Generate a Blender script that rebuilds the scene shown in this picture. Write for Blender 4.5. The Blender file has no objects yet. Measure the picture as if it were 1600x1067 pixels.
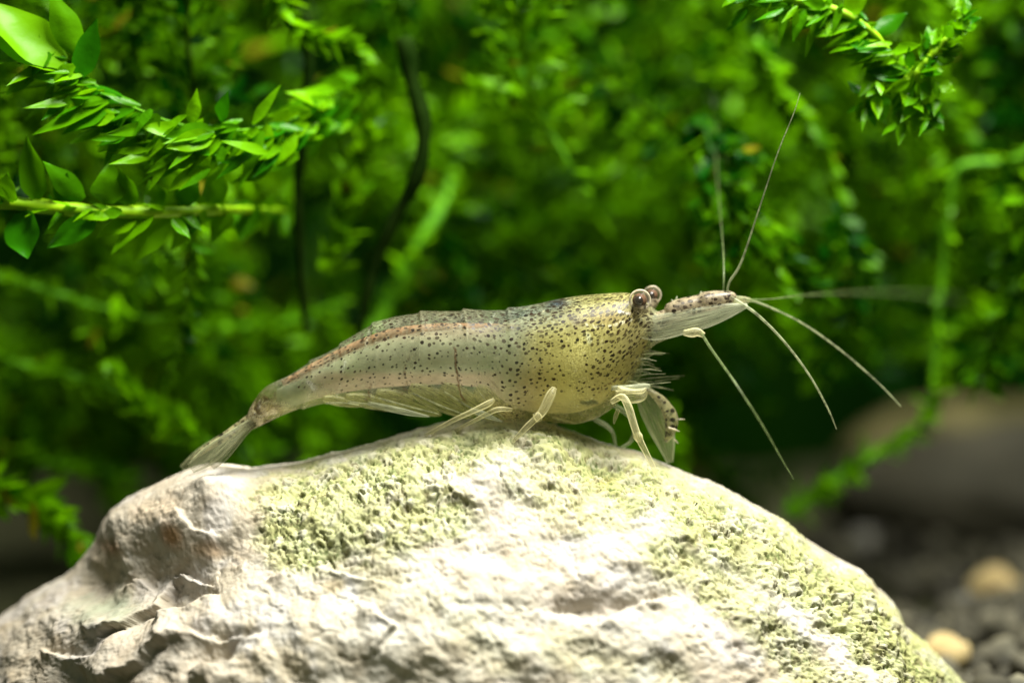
import bpy, math, random
import numpy as np

# ------------------------------------------------------------------ camera, light, exposure
MM = 0.001                      # the scene is built at its real size: a shrimp of about 25 mm
PXMM = 35.0                     # photo pixels per millimetre in the plane of focus
DIST = 120.0                    # camera to the plane of focus, mm
TILT = math.radians(5.0)
scene = bpy.context.scene
col = scene.collection

FWD = np.array([0.0, math.cos(TILT), -math.sin(TILT)])
UPV = np.array([0.0, math.sin(TILT), math.cos(TILT)])
CAM = -DIST * FWD

cam_data = bpy.data.cameras.new("camera")
cam_data.sensor_width = 36.0
cam_data.lens = 36.0 * DIST / (1600.0 / PXMM)
cam_data.clip_start = 0.005
cam_data.clip_end = 5.0
cam_data.dof.use_dof = True
cam_data.dof.focus_distance = (DIST - 1.7) * MM
cam_data.dof.aperture_fstop = cam_data.lens / 5.0      # an opening 5 mm wide
cam = bpy.data.objects.new("camera", cam_data)
cam.location = tuple(CAM * MM)
cam.rotation_euler = (math.pi / 2 - TILT, 0, 0)
col.objects.link(cam)
scene.camera = cam

world = bpy.data.worlds.new("World")
scene.world = world
world.use_nodes = True
bg = world.node_tree.nodes["Background"]
bg.inputs[0].default_value = (0.80, 1.0, 0.72, 1)
bg.inputs[1].default_value = 0.11


def area_lamp(name, loc, target, sx, sy, power, color):
    d = bpy.data.lights.new(name, 'AREA')
    d.shape = 'RECTANGLE'
    d.size, d.size_y = sx * MM, sy * MM
    d.energy = power
    d.spread = math.radians(85)          # LEDs behind lenses
    d.color = color
    o = bpy.data.objects.new(name, d)
    v = np.array(target, float) - np.array(loc, float)
    o.location = tuple(np.array(loc) * MM)
    import mathutils
    o.rotation_euler = mathutils.Vector(tuple(v)).to_track_quat('-Z', 'Y').to_euler()
    col.objects.link(o)
    return o


# the aquarium's LED bar above the water
area_lamp("aquarium_lamp", (38, -22, 120), (2, 2, 0), 90, 40, 0.25, (1.0, 0.97, 0.88))

vs = scene.view_settings
vs.view_transform = 'Standard'
vs.look = 'None'
vs.exposure = 0.0
vs.gamma = 1.0
scene.cycles.use_denoising = True
scene.cycles.max_bounces = 10
scene.cycles.transparent_max_bounces = 24
scene.cycles.transmission_bounces = 8

# ------------------------------------------------------------------ helpers: pixels, noise, meshes
rng = np.random.RandomState(7)
random.seed(7)


def P(px, py, y):
    """photo pixel + depth (world y, mm) -> point in mm"""
    px, py, y = np.broadcast_arrays(np.asarray(px, float), np.asarray(py, float), np.asarray(y, float))
    dx = (px - 800.0) / PXMM
    dv = (533.5 - py) / PXMM
    ry = FWD[1] * DIST + UPV[1] * dv
    rz = FWD[2] * DIST + UPV[2] * dv
    t = (y - CAM[1]) / ry
    return np.stack([t * dx, y, CAM[2] + t * rz], -1)


def to_px(p):
    v = np.asarray(p, float) - CAM
    f = v @ FWD
    return 800 + PXMM * DIST * v[..., 0] / f, 533.5 - PXMM * DIST * (v @ UPV) / f


def h3(ix, iy, iz, seed):
    n = (ix.astype(np.int64) * 374761393 + iy.astype(np.int64) * 668265263 + iz.astype(np.int64) * 2147483647 + seed * 1274126177) & 0xffffffff
    n = ((n ^ (n >> 13)) * 1274126177) & 0xffffffff
    n = ((n ^ (n >> 16)) * 2246822519) & 0xffffffff
    n = n ^ (n >> 15)
    return (n & 0xffffff) / float(0xffffff)


def vnoise(p, seed=0):
    i = np.floor(p).astype(np.int64)
    f = p - i
    u = f * f * f * (f * (f * 6 - 15) + 10)
    r = 0
    for a in (0, 1):
        for b in (0, 1):
            for c in (0, 1):
                w = (u[:, 0] if a else 1 - u[:, 0]) * (u[:, 1] if b else 1 - u[:, 1]) * (u[:, 2] if c else 1 - u[:, 2])
                r = r + w * h3(i[:, 0] + a, i[:, 1] + b, i[:, 2] + c, seed)
    return r * 2 - 1


def fbm(p, octv=4, seed=0, gain=0.5):
    r, a, s = 0, 1.0, 0
    for k in range(octv):
        r = r + a * vnoise(p * 2.03 ** k + 11.3 * k, seed + k)
        s += a
        a *= gain
    return r / s


def worley(p, seed=0):
    i = np.floor(p).astype(np.int64)
    f1 = np.full(len(p), 9.0)
    f2 = np.full(len(p), 9.0)
    cid = np.zeros(len(p))
    for a in (-1, 0, 1):
        for b in (-1, 0, 1):
            for c in (-1, 0, 1):
                j = i + np.array([a, b, c])
                q = np.stack([h3(j[:, 0], j[:, 1], j[:, 2], seed + k) for k in (1, 2, 3)], -1) + j
                d = np.sqrt(((q - p) ** 2).sum(-1))
                near = d < f1
                f2 = np.where(near, f1, np.minimum(f2, d))
                cid = np.where(near, h3(j[:, 0], j[:, 1], j[:, 2], seed + 9), cid)
                f1 = np.where(near, d, f1)
    return f1, f2, cid


def sstep(a, b, x):
    t = np.clip((np.asarray(x, float) - a) / (b - a), 0, 1)
    return t * t * (3 - 2 * t)


def seg_dist(px, py, pts):
    """distance to a polyline, and the signed side (+ = below / right of the line)"""
    best = np.full(np.shape(px), 1e9)
    side = np.zeros(np.shape(px))
    tpos = np.zeros(np.shape(px))
    n = len(pts) - 1
    for k in range(n):
        ax, ay = pts[k][:2]
        bx, by = pts[k + 1][:2]
        dx, dy = bx - ax, by - ay
        L2 = dx * dx + dy * dy
        t = np.clip(((px - ax) * dx + (py - ay) * dy) / L2, 0, 1)
        d = np.hypot(px - ax - t * dx, py - ay - t * dy)
        s = np.sign(dx * (py - ay) - dy * (px - ax))
        m = d < best
        best = np.where(m, d, best)
        side = np.where(m, s, side)
        tpos = np.where(m, (k + t) / n, tpos)
    return best, side, tpos


def mesh_obj(name, verts, faces, mat, parent=None, colors=None, uvs=None, smooth=True, attrs=None, origin=None):
    """verts in mm (world); linked as one mesh object, its origin at `origin` (mm) or the parent's"""
    verts = np.asarray(verts, float)
    if parent is not None:
        o0 = np.array(parent.get("_o", (0, 0, 0)), float) if False else np.array(ORIG.get(parent.name, (0, 0, 0)), float)
    else:
        o0 = np.array(origin if origin is not None else (0, 0, 0), float)
    me = bpy.data.meshes.new(name)
    me.from_pydata(((verts - o0) * MM).tolist(), [], [tuple(int(i) for i in f) for f in faces] if not isinstance(faces, np.ndarray) else faces.tolist())
    me.validate(verbose=False)
    if smooth:
        me.polygons.foreach_set("use_smooth", np.ones(len(me.polygons), bool))
    if colors is not None:
        a = me.color_attributes.new("Col", 'FLOAT_COLOR', 'POINT')
        c = np.asarray(colors, float)
        if c.shape[1] == 3:
            c = np.concatenate([c, np.ones((len(c), 1))], 1)
        a.data.foreach_set("color", c.astype(np.float32).ravel())
    for k, v in (attrs or {}).items():
        a = me.attributes.new(k, 'FLOAT', 'POINT')
        a.data.foreach_set("value", np.asarray(v, np.float32).ravel())
    if uvs is not None:
        a = me.attributes.new("along", 'FLOAT_VECTOR', 'POINT')
        u = np.concatenate([np.asarray(uvs, float), np.zeros((len(uvs), 1))], 1)
        a.data.foreach_set("vector", u.astype(np.float32).ravel())
    me.update()
    me.materials.append(mat)
    o = bpy.data.objects.new(name, me)
    col.objects.link(o)
    if parent is not None:
        o.parent = parent
        ORIG[o.name] = tuple(o0)
    else:
        o.location = tuple(o0 * MM)
        ORIG[o.name] = tuple(o0)
    return o


ORIG = {}


def thing(name, loc, label, cat, group=None):
    o = bpy.data.objects.new(name, None)
    o.empty_display_size = 0.001
    o.location = tuple(np.array(loc, float) * MM)
    col.objects.link(o)
    ORIG[o.name] = tuple(loc)
    o["label"] = label
    o["category"] = cat
    if group:
        o["group"] = group
    return o


def tag(o, label, cat=None, group=None, kind=None):
    if label:
        o["label"] = label
    if cat:
        o["category"] = cat
    if group:
        o["group"] = group
    if kind:
        o["kind"] = kind
    return o


def smooth_path(pts, n):
    pts = np.asarray(pts, float)
    m = len(pts)
    ext = np.vstack([2 * pts[0] - pts[1], pts, 2 * pts[-1] - pts[-2]])
    seg = np.hypot(*(pts[1:, :2] - pts[:-1, :2]).T) if pts.shape[1] >= 2 else np.ones(m - 1)
    seg = np.linalg.norm(pts[1:, :3] - pts[:-1, :3], axis=1) + 1e-9
    cum = np.concatenate([[0], np.cumsum(seg)])
    s = np.linspace(0, cum[-1], n)
    k = np.clip(np.searchsorted(cum, s, side='right') - 1, 0, m - 2)
    t = ((s - cum[k]) / seg[k])[:, None]
    p0, p1, p2, p3 = ext[k], ext[k + 1], ext[k + 2], ext[k + 3]
    return 0.5 * (2 * p1 + (p2 - p0) * t + (2 * p0 - 5 * p1 + 4 * p2 - p3) * t * t + (3 * p1 - p0 - 3 * p2 + p3) * t ** 3)


def sweep(path, ra, rb, nseg=10, side=None):
    """tube / blade along mm path. ra: half width across the path (picture plane), rb: half depth."""
    path = np.asarray(path, float)
    n = len(path)
    ra = np.broadcast_to(np.asarray(ra, float), (n,))
    rb = np.broadcast_to(np.asarray(rb, float), (n,))
    tan = np.gradient(path, axis=0)
    tan /= np.linalg.norm(tan, axis=1)[:, None] + 1e-12
    dep = np.tile(np.array(side if side is not None else [0.0, 1.0, 0.0]), (n, 1))
    lat = np.cross(tan, dep)
    nl = np.linalg.norm(lat, axis=1)[:, None]
    lat = np.where(nl < 0.05, np.array([[0, 0, 1.0]]), lat / np.maximum(nl, 1e-9))
    dep = np.cross(lat, tan)
    ang = np.linspace(0, 2 * math.pi, nseg, endpoint=False)
    V = path[:, None, :] + lat[:, None, :] * (ra[:, None] * np.cos(ang))[..., None] + dep[:, None, :] * (rb[:, None] * np.sin(ang))[..., None]
    V = V.reshape(-1, 3)
    F = []
    for i in range(n - 1):
        for j in range(nseg):
            a, b = i * nseg + j, i * nseg + (j + 1) % nseg
            F.append((a, b, b + nseg, a + nseg))
    F.append(tuple(range(nseg))[::-1])
    F.append(tuple(range((n - 1) * nseg, n * nseg)))
    uv = np.stack([np.repeat(np.linspace(0, 1, n), nseg), np.tile(np.cos(ang), n)], -1)
    return V, F, uv


def px_path(pts, n):
    """pts: (px, py, y, half width px[, half depth px]) -> smoothed mm path, radii in mm"""
    a = np.array([[p[0] / PXMM, p[1] / PXMM, p[2]] + [p[3], p[4] if len(p) > 4 else p[3]] for p in pts], float)
    s = smooth_path(a, n)
    path = P(s[:, 0] * PXMM, s[:, 1] * PXMM, s[:, 2])
    return path, np.maximum(s[:, 3], 0.15) / PXMM, np.maximum(s[:, 4], 0.15) / PXMM


def limb(name, pts, mat, parent, n=28, nseg=10, colors=None):
    path, ra, rb = px_path(pts, n)
    V, F, uv = sweep(path, ra, rb, nseg)
    return mesh_obj(name, V, F, mat, parent, uvs=uv)


# ------------------------------------------------------------------ materials
def new_mat(name):
    m = bpy.data.materials.new(name)
    m.use_nodes = True
    nt = m.node_tree
    nt.nodes.clear()
    out = nt.nodes.new("ShaderNodeOutputMaterial")
    return m, nt, out


def nd(nt, typ, **kw):
    n = nt.nodes.new("ShaderNode" + typ)
    for k, v in kw.items():
        setattr(n, k, v)
    return n


def lk(nt, a, b):
    nt.links.new(a, b)


def attr(nt, name):
    n = nd(nt, "Attribute")
    n.attribute_name = name
    return n


def math_n(nt, op, a, b=None, clamp=False):
    n = nd(nt, "Math", operation=op, use_clamp=clamp)
    for i, v in enumerate((a, b)):
        if v is None:
            continue
        if isinstance(v, (int, float)):
            n.inputs[i].default_value = v
        else:
            lk(nt, v, n.inputs[i])
    return n.outputs[0]


def mix_col(nt, fac, a, b, blend='MIX'):
    n = nd(nt, "MixRGB", blend_type=blend)
    for i, v in enumerate((fac, a, b)):
        if isinstance(v, (int, float)):
            n.inputs[i].default_value = v
        elif isinstance(v, tuple):
            n.inputs[i].default_value = (*v, 1) if len(v) == 3 else v
        else:
            lk(nt, v, n.inputs[i])
    return n.outputs[0]


def ramp(nt, fac, stops):
    r = nd(nt, "ValToRGB")
    while len(r.color_ramp.elements) < len(stops):
        r.color_ramp.elements.new(0.5)
    for e, (p, c) in zip(r.color_ramp.elements, stops):
        e.position = p
        e.color = (*c, 1) if len(c) == 3 else c
    lk(nt, fac, r.inputs[0])
    return r.outputs[0]


def principled(nt, color, rough=0.5, spec=0.5, **kw):
    b = nd(nt, "BsdfPrincipled")
    if isinstance(color, tuple):
        b.inputs["Base Color"].default_value = (*color, 1)
    else:
        lk(nt, color, b.inputs["Base Color"])
    if isinstance(rough, (int, float)):
        b.inputs["Roughness"].default_value = rough
    else:
        lk(nt, rough, b.inputs["Roughness"])
    b.inputs["Specular IOR Level"].default_value = spec
    return b


def flesh_mat(name, base, opacity, spots=None, translucent=0.45, stripes=0.0, use_col=False, rough=0.35, spot_size=0.3, spec=0.5, edge=0.0):
    """cuticle of the shrimp: partly see-through, partly scattering, with pigment dots"""
    m, nt, out = new_mat(name)
    tc = nd(nt, "TexCoord")
    if use_col:
        a = attr(nt, "Col")
        c, op = a.outputs["Color"], a.outputs["Alpha"]
    else:
        n = nd(nt, "TexNoise")
        n.inputs["Scale"].default_value = 3200
        n.inputs["Detail"].default_value = 4
        lk(nt, tc.outputs["Object"], n.inputs["Vector"])
        c = mix_col(nt, ramp(nt, n.outputs["Fac"], [(0.38, (0, 0, 0)), (0.62, (1, 1, 1))]), tuple(x * 0.6 for x in base), tuple(min(1, x * 1.35) for x in base))
        op = None
    opn = op
    if stripes > 0:
        u = attr(nt, "along")
        mp = nd(nt, "Mapping")
        mp.inputs["Scale"].default_value = (1.5, 7.0, 1.0)
        lk(nt, u.outputs["Vector"], mp.inputs["Vector"])
        n2 = nd(nt, "TexNoise")
        n2.inputs["Scale"].default_value = 1.6
        n2.inputs["Detail"].default_value = 4
        n2.inputs["Roughness"].default_value = 0.7
        lk(nt, mp.outputs[0], n2.inputs["Vector"])
        st = ramp(nt, n2.outputs["Fac"], [(0.40, (0, 0, 0)), (0.62, (1, 1, 1))])
        c = mix_col(nt, st, tuple(x * 0.55 for x in base), tuple(min(1, x * 1.5) for x in base))
        opn = math_n(nt, 'ADD', opacity - stripes * 0.5, math_n(nt, 'MULTIPLY', st, stripes))
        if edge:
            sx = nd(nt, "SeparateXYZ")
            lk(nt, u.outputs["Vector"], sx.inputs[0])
            ed = ramp(nt, math_n(nt, 'ABSOLUTE', sx.outputs[1]), [(0.62, (0, 0, 0)), (0.9, (1, 1, 1))])  # edge highlights of the limbs painted as paler, denser bands
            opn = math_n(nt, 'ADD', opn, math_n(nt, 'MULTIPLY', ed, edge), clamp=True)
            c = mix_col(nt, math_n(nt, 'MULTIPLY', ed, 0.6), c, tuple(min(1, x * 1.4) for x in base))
    if spots is not None:
        def layer(scale, stretch, size, soft, seed, src):
            mp = nd(nt, "Mapping")
            mp.inputs["Scale"].default_value = (stretch, 1.0, 1.0)
            mp.inputs["Location"].default_value = (seed, seed * 1.7, 0)
            wn = nd(nt, "TexNoise")
            wn.inputs["Scale"].default_value = scale * 1.1
            wn.inputs["Detail"].default_value = 3
            lk(nt, src, wn.inputs["Vector"])
            vm = nd(nt, "VectorMath", operation='MULTIPLY_ADD')
            lk(nt, wn.outputs["Color"], vm.inputs[0])
            vm.inputs[1].default_value = (0.42 / scale,) * 3
            lk(nt, src, vm.inputs[2])
            lk(nt, vm.outputs[0], mp.inputs["Vector"])
            v = nd(nt, "TexVoronoi", voronoi_dimensions='2D' if use_col else '3D')
            v.inputs["Scale"].default_value = scale
            lk(nt, mp.outputs[0], v.inputs["Vector"])
            sep = nd(nt, "SeparateColor")
            lk(nt, v.outputs["Color"], sep.inputs[0])
            rad = math_n(nt, 'ADD', math_n(nt, 'MULTIPLY', sep.outputs[0], size * 0.8), size * 0.55)
            return v.outputs["Distance"], rad, sep
        src = attr(nt, "along").outputs["Vector"] if use_col else tc.outputs["Object"]
        d1, r1, sep = layer(spots, 0.85, spot_size, 14, 0.3, src)
        if use_col:
            r1 = math_n(nt, 'MULTIPLY', r1, attr(nt, "spot").outputs["Fac"])
        k1 = math_n(nt, 'MULTIPLY', math_n(nt, 'SUBTRACT', r1, d1), 13.0, clamp=True)
        sp = math_n(nt, 'MULTIPLY', k1, math_n(nt, 'ADD', math_n(nt, 'MULTIPLY', sep.outputs[1], 0.15), 0.85))
        if use_col:
            d2, r2, sep2 = layer(spots * 1.6, 0.55, spot_size * 1.05, 14, 5.1, src)
            r2 = math_n(nt, 'MULTIPLY', r2, attr(nt, "dense").outputs["Fac"])
            k2 = math_n(nt, 'MULTIPLY', math_n(nt, 'SUBTRACT', r2, d2), 11.0, clamp=True)
            sp = math_n(nt, 'MAXIMUM', sp, math_n(nt, 'MULTIPLY', k2, math_n(nt, 'ADD', math_n(nt, 'MULTIPLY', sep2.outputs[1], 0.25), 0.75)))
        dark = mix_col(nt, sep.outputs[2], (0.022, 0.008, 0.003), (0.006, 0.006, 0.005))
        if use_col:
            fn = nd(nt, "TexNoise")
            fn.inputs["Scale"].default_value = 2.6
            fn.inputs["Detail"].default_value = 5
            fn.inputs["Roughness"].default_value = 0.65
            lk(nt, src, fn.inputs["Vector"])
            vein = ramp(nt, math_n(nt, 'ABSOLUTE', math_n(nt, 'SUBTRACT', fn.outputs["Fac"], 0.5)), [(0.0, (1, 1, 1)), (0.022, (0, 0, 0))])
            c = mix_col(nt, math_n(nt, 'MULTIPLY', vein, 0.7), c, (0.10, 0.065, 0.025))
            pale = ramp(nt, fn.outputs["Fac"], [(0.58, (0, 0, 0)), (0.72, (1, 1, 1))])
            c = mix_col(nt, math_n(nt, 'MULTIPLY', pale, 0.65), c, (0.70, 0.67, 0.44))
            f2 = nd(nt, "TexNoise")
            f2.inputs["Scale"].default_value = 11.0
            f2.inputs["Detail"].default_value = 4
            lk(nt, src, f2.inputs["Vector"])
            c = mix_col(nt, 0.75, c, ramp(nt, f2.outputs["Fac"], [(0.36, (0.42, 0.38, 0.30)), (0.5, (0.95, 0.95, 0.9)), (0.64, (1.45, 1.42, 1.3))]), 'MULTIPLY')
        c = mix_col(nt, sp, c, dark)
        base_op = opn if opn is not None else opacity
        opn = math_n(nt, 'MAXIMUM', base_op, math_n(nt, 'MULTIPLY', sp, 0.98))
    pb = principled(nt, c, rough, spec)
    bmp = nd(nt, "Bump")
    bmp.inputs["Strength"].default_value = 0.25
    bmp.inputs["Distance"].default_value = 0.00003
    bn = nd(nt, "TexNoise")
    bn.inputs["Scale"].default_value = 6000
    bn.inputs["Detail"].default_value = 3
    lk(nt, tc.outputs["Object"], bn.inputs["Vector"])
    lk(nt, bn.outputs["Fac"], bmp.inputs["Height"])
    lk(nt, bmp.outputs[0], pb.inputs["Normal"])
    tr = nd(nt, "BsdfTranslucent")
    lk(nt, c, tr.inputs["Color"])
    mx = nd(nt, "MixShader")
    mx.inputs[0].default_value = translucent
    lk(nt, pb.outputs[0], mx.inputs[1])
    lk(nt, tr.outputs[0], mx.inputs[2])
    tp = nd(nt, "BsdfTransparent")
    m2 = nd(nt, "MixShader")
    if opn is None:
        m2.inputs[0].default_value = opacity
    else:
        lk(nt, opn, m2.inputs[0])
    lk(nt, tp.outputs[0], m2.inputs[1])
    lk(nt, mx.outputs[0], m2.inputs[2])
    lk(nt, m2.outputs[0], out.inputs["Surface"])
    return m


def leaf_mat(name, dark, light, use_col=False, rough=0.3, translucent=0.42, spec=0.05):
    m, nt, out = new_mat(name)
    tc = nd(nt, "TexCoord")
    n = nd(nt, "TexNoise")
    n.inputs["Scale"].default_value = 1500
    n.inputs["Detail"].default_value = 3
    lk(nt, tc.outputs["Object"], n.inputs["Vector"])
    if use_col:
        a = attr(nt, "Col")
        c = mix_col(nt, 0.55, a.outputs["Color"], mix_col(nt, n.outputs["Fac"], (0.35, 0.35, 0.35), (1.5, 1.5, 1.5)), 'MULTIPLY')
    else:
        oi = nd(nt, "ObjectInfo")
        c0 = mix_col(nt, oi.outputs["Random"], dark, light)
        c = mix_col(nt, 0.55, c0, mix_col(nt, n.outputs["Fac"], (0.4, 0.4, 0.4), (1.5, 1.5, 1.5)), 'MULTIPLY')
    pb = principled(nt, c, rough, spec)
    bmp = nd(nt, "Bump")
    bmp.inputs["Strength"].default_value = 0.7
    bmp.inputs["Distance"].default_value = 0.00010
    bn = nd(nt, "TexNoise")
    bn.inputs["Scale"].default_value = 2600
    bn.inputs["Detail"].default_value = 4
    lk(nt, tc.outputs["Object"], bn.inputs["Vector"])
    lk(nt, bn.outputs["Fac"], bmp.inputs["Height"])
    lk(nt, bmp.outputs[0], pb.inputs["Normal"])
    tr = nd(nt, "BsdfTranslucent")
    lk(nt, mix_col(nt, 1.0, c, (1.25, 1.15, 0.6), 'MULTIPLY'), tr.inputs["Color"])
    mx = nd(nt, "MixShader")
    mx.inputs[0].default_value = translucent
    lk(nt, pb.outputs[0], mx.inputs[1])
    lk(nt, tr.outputs[0], mx.inputs[2])
    lk(nt, mx.outputs[0], out.inputs["Surface"])
    return m


def rock_mat():
    m, nt, out = new_mat("rock_surface")
    tc = nd(nt, "TexCoord")
    a = attr(nt, "Col")
    n = nd(nt, "TexNoise")
    n.inputs["Scale"].default_value = 900
    n.inputs["Detail"].default_value = 8
    n.inputs["Roughness"].default_value = 0.65
    lk(nt, tc.outputs["Object"], n.inputs["Vector"])
    c = mix_col(nt, 0.6, a.outputs["Color"], ramp(nt, n.outputs["Fac"], [(0.3, (0.72, 0.66, 0.58)), (0.55, (1.0, 1.0, 1.0)), (0.75, (1.08, 1.06, 1.04))]), 'MULTIPLY')
    pb = principled(nt, c, 0.75, 0.3)
    n2 = nd(nt, "TexNoise")
    n2.inputs["Scale"].default_value = 2600
    n2.inputs["Detail"].default_value = 6
    n2.inputs["Roughness"].default_value = 0.7
    lk(nt, tc.outputs["Object"], n2.inputs["Vector"])
    bmp = nd(nt, "Bump")
    bmp.inputs["Strength"].default_value = 0.5
    bmp.inputs["Distance"].default_value = 0.00008
    lk(nt, n2.outputs["Fac"], bmp.inputs["Height"])
    lk(nt, bmp.outputs[0], pb.inputs["Normal"])
    lk(nt, pb.outputs[0], out.inputs["Surface"])
    return m


def plain_mat(name, a, b, scale, rough=0.7, spec=0.3, bump=0.0002, use_col=False):
    m, nt, out = new_mat(name)
    tc = nd(nt, "TexCoord")
    n = nd(nt, "TexNoise")
    n.inputs["Scale"].default_value = scale
    n.inputs["Detail"].default_value = 6
    lk(nt, tc.outputs["Object"], n.inputs["Vector"])
    c = ramp(nt, n.outputs["Fac"], [(0.3, a), (0.7, b)])
    if use_col:
        at = attr(nt, "Col")
        c = mix_col(nt, 1.0, at.outputs["Color"], c, 'MULTIPLY')
    pb = principled(nt, c, rough, spec)
    bmp = nd(nt, "Bump")
    bmp.inputs["Strength"].default_value = 0.6
    bmp.inputs["Distance"].default_value = bump
    lk(nt, n.outputs["Fac"], bmp.inputs["Height"])
    lk(nt, bmp.outputs[0], pb.inputs["Normal"])
    lk(nt, pb.outputs[0], out.inputs["Surface"])
    return m


M_ROCK = rock_mat()
M_LEAF = leaf_mat("moss_leaf", (0.018, 0.15, 0.001), (0.15, 0.40, 0.001), spec=0.10)
M_LEAFS = leaf_mat("moss_leaf_mass", None, None, use_col=True)
M_STEM = plain_mat("moss_stem_green", (0.14, 0.34, 0.002), (0.28, 0.52, 0.004), 1400, 0.5, 0.2, 0.00005)
M_STEMF = plain_mat("moss_stem_far", (0.025, 0.12, 0.002), (0.10, 0.30, 0.004), 700, 0.6, 0.1, 0.00005)
M_STEMD = plain_mat("moss_stem_dark", (0.003, 0.010, 0.001), (0.010, 0.024, 0.003), 900, 0.8, 0.0, 0.00005)  # old dark stems, with their shade also painted into the colour

# ------------------------------------------------------------------ the setting: ground, tank wall
ZG = float(P(1500, 1067, 8)[2])


def build_ground():
    xs = np.linspace(-140, 140, 141)
    ys = np.linspace(-60, 84, 73)
    X, Y = np.meshgrid(xs, ys)
    p = np.stack([X.ravel(), Y.ravel(), np.zeros(X.size)], -1)
    Z = ZG + 0.9 * fbm(p / 14.0, 3, 40) + 0.25 * fbm(p / 2.5, 3, 44)
    p[:, 2] = Z
    n = len(xs)
    F = [(i * n + j, i * n + j + 1, (i + 1) * n + j + 1, (i + 1) * n + j) for i in range(len(ys) - 1) for j in range(n - 1)]
    o = mesh_obj("ground", p, F, plain_mat("soil", (0.016, 0.018, 0.006), (0.045, 0.046, 0.019), 420, 0.85, 0.2, 0.0004))
    tag(o, "dark grey brown aquarium soil behind the pale rock", kind="structure")
    return o


build_ground()
V = np.array([[-150, 84, ZG - 2], [150, 84, ZG - 2], [150, 84, 90], [-150, 84, 90], [-150, 86, ZG - 2], [150, 86, ZG - 2], [150, 86, 90], [-150, 86, 90]], float)
F = [(0, 1, 2, 3), (7, 6, 5, 4), (3, 2, 6, 7), (0, 4, 5, 1), (1, 5, 6, 2), (4, 0, 3, 7)]
o = mesh_obj("tank_wall", V, F, plain_mat("tank_wall_dark", (0.001, 0.008, 0.001), (0.004, 0.018, 0.001), 60, 0.9, 0.0), smooth=False)
tag(o, "dark rear wall of the aquarium behind the moss", kind="structure")

# ------------------------------------------------------------------ the pale rock
RIDGE = np.array([(-300, 1260), (-150, 1085), (-60, 1012), (0, 967), (40, 938), (80, 908), (110, 880), (132, 856), (146, 838), (156, 815), (170, 797), (190, 785),
                  (240, 762), (285, 741), (325, 731), (390, 736), (460, 728), (520, 712), (580, 700), (640, 682), (690, 669), (740, 661),
                  (790, 657), (830, 662), (870, 668), (930, 688), (1000, 706), (1060, 735), (1130, 765), (1200, 805), (1260, 845),
                  (1310, 875), (1360, 905), (1395, 943), (1415, 982), (1450, 1010), (1480, 1040), (1505, 1067), (1560, 1125), (1640, 1220), (1760, 1360)], float)


def ridge_py(px):
    return np.interp(px, RIDGE[:, 0], RIDGE[:, 1])


def ridge_depth(px):
    r = 0
    for k in range(-5, 6):
        r = r + np.interp(px + 16 * k, [-300, 0, 150, 330, 800, 1100, 1400, 1700], [7.0, 4.2, 2.4, 1.0, 0.8, 0.6, 2.0, 4.5]) / 11.0
    return r


def rock_base_y(px, py):
    d = np.maximum(py - ridge_py(px), 0)
    return ridge_depth(px) - (0.36 * np.sqrt(d) + 0.0042 * d)


LEDGES = [  # polyline in photo pixels, how far the lower side stands out (mm), how far that reaches (px)
    ([(243, 876), (228, 928), (202, 951), (169, 977), (146, 1003)], 0.75, 45),
    ([(241, 879), (283, 883), (325, 900)], 0.5, 26),
    ([(228, 946), (283, 943), (330, 915)], 0.9, 40),
    ([(282, 972), (257, 1006), (228, 1032), (182, 1058), (150, 1090)], 0.7, 40),
    ([(273, 977), (325, 1000), (390, 990)], 0.35, 20),
    ([(300, 1050), (360, 1030), (405, 990)], 0.9, 60),
    ([(283, 798), (290, 812), (310, 822), (345, 828)], 0.25, 30),
    ([(140, 905), (185, 892), (215, 905)], 0.35, 30),
    ([(60, 1020), (110, 1030), (150, 1018)], 0.45, 30),
    ([(400, 905), (470, 880), (560, 905), (640, 930)], 0.35, 40),
    ([(540, 940), (590, 960), (618, 985), (600, 1012), (580, 1035)], 0.35, 30),
    ([(830, 950), (930, 975), (1010, 940), (1050, 930)], 0.5, 50),
    ([(700, 880), (800, 905), (880, 890)], 0.25, 40),
    ([(900, 720), (930, 735), (950, 745)], 0.18, 14),
    ([(1050, 830), (1085, 848), (1100, 860)], 0.2, 14),
    ([(1320, 870), (1370, 915), (1400, 965)], 0.15, 20),
]


def rock_features(px, py):
    push = np.zeros(px.shape)
    q = np.stack([px / 34.0, py / 34.0, np.zeros(px.shape)], -1)
    wx = 13 * fbm(q, 4, 700)
    wy = 13 * fbm(q + 9.7, 4, 705)
    wx2 = fbm(q * 5, 3, 710)
    for pts, amp, reach in LEDGES:
        d, s, t = seg_dist(px + wx, py + wy, pts)
        sd = d * s + 2.0 * wx2
        ends = np.clip(np.minimum(t, 1 - t) * 5, 0, 1)
        push += amp * ends * sstep(-6, 5, sd) * np.exp(-np.maximum(sd, 0) / reach)
        push -= 0.45 * amp * ends * np.exp(-(np.maximum(-sd, 0) / 18.0)) * (sd <= 0)
    # left flank falls back, hollows
    for (cx, cy, rx, ry, a) in [(175, 940, 45, 35, -0.7), (210, 870, 60, 40, -0.5), (350, 1020, 40, 30, -1.0), (285, 925, 35, 25, -0.5),
                                (225, 905, 120, 62, -1.5), (330, 850, 70, 40, -0.5), (120, 900, 50, 30, -0.4), (340, 770, 45, 30, 0.7), (330, 880, 60, 40, -0.4), (920, 950, 90, 26, -0.5), (560, 800, 90, 60, 0.3),
                                (650, 1000, 120, 60, 0.35), (1080, 1000, 90, 60, 0.4), (740, 780, 60, 30, 0.3), (475, 1010, 70, 50, 0.4)]:
        push += a * np.exp(-(((px - cx) / rx) ** 2 + ((py - cy) / ry) ** 2))
    return push


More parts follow.
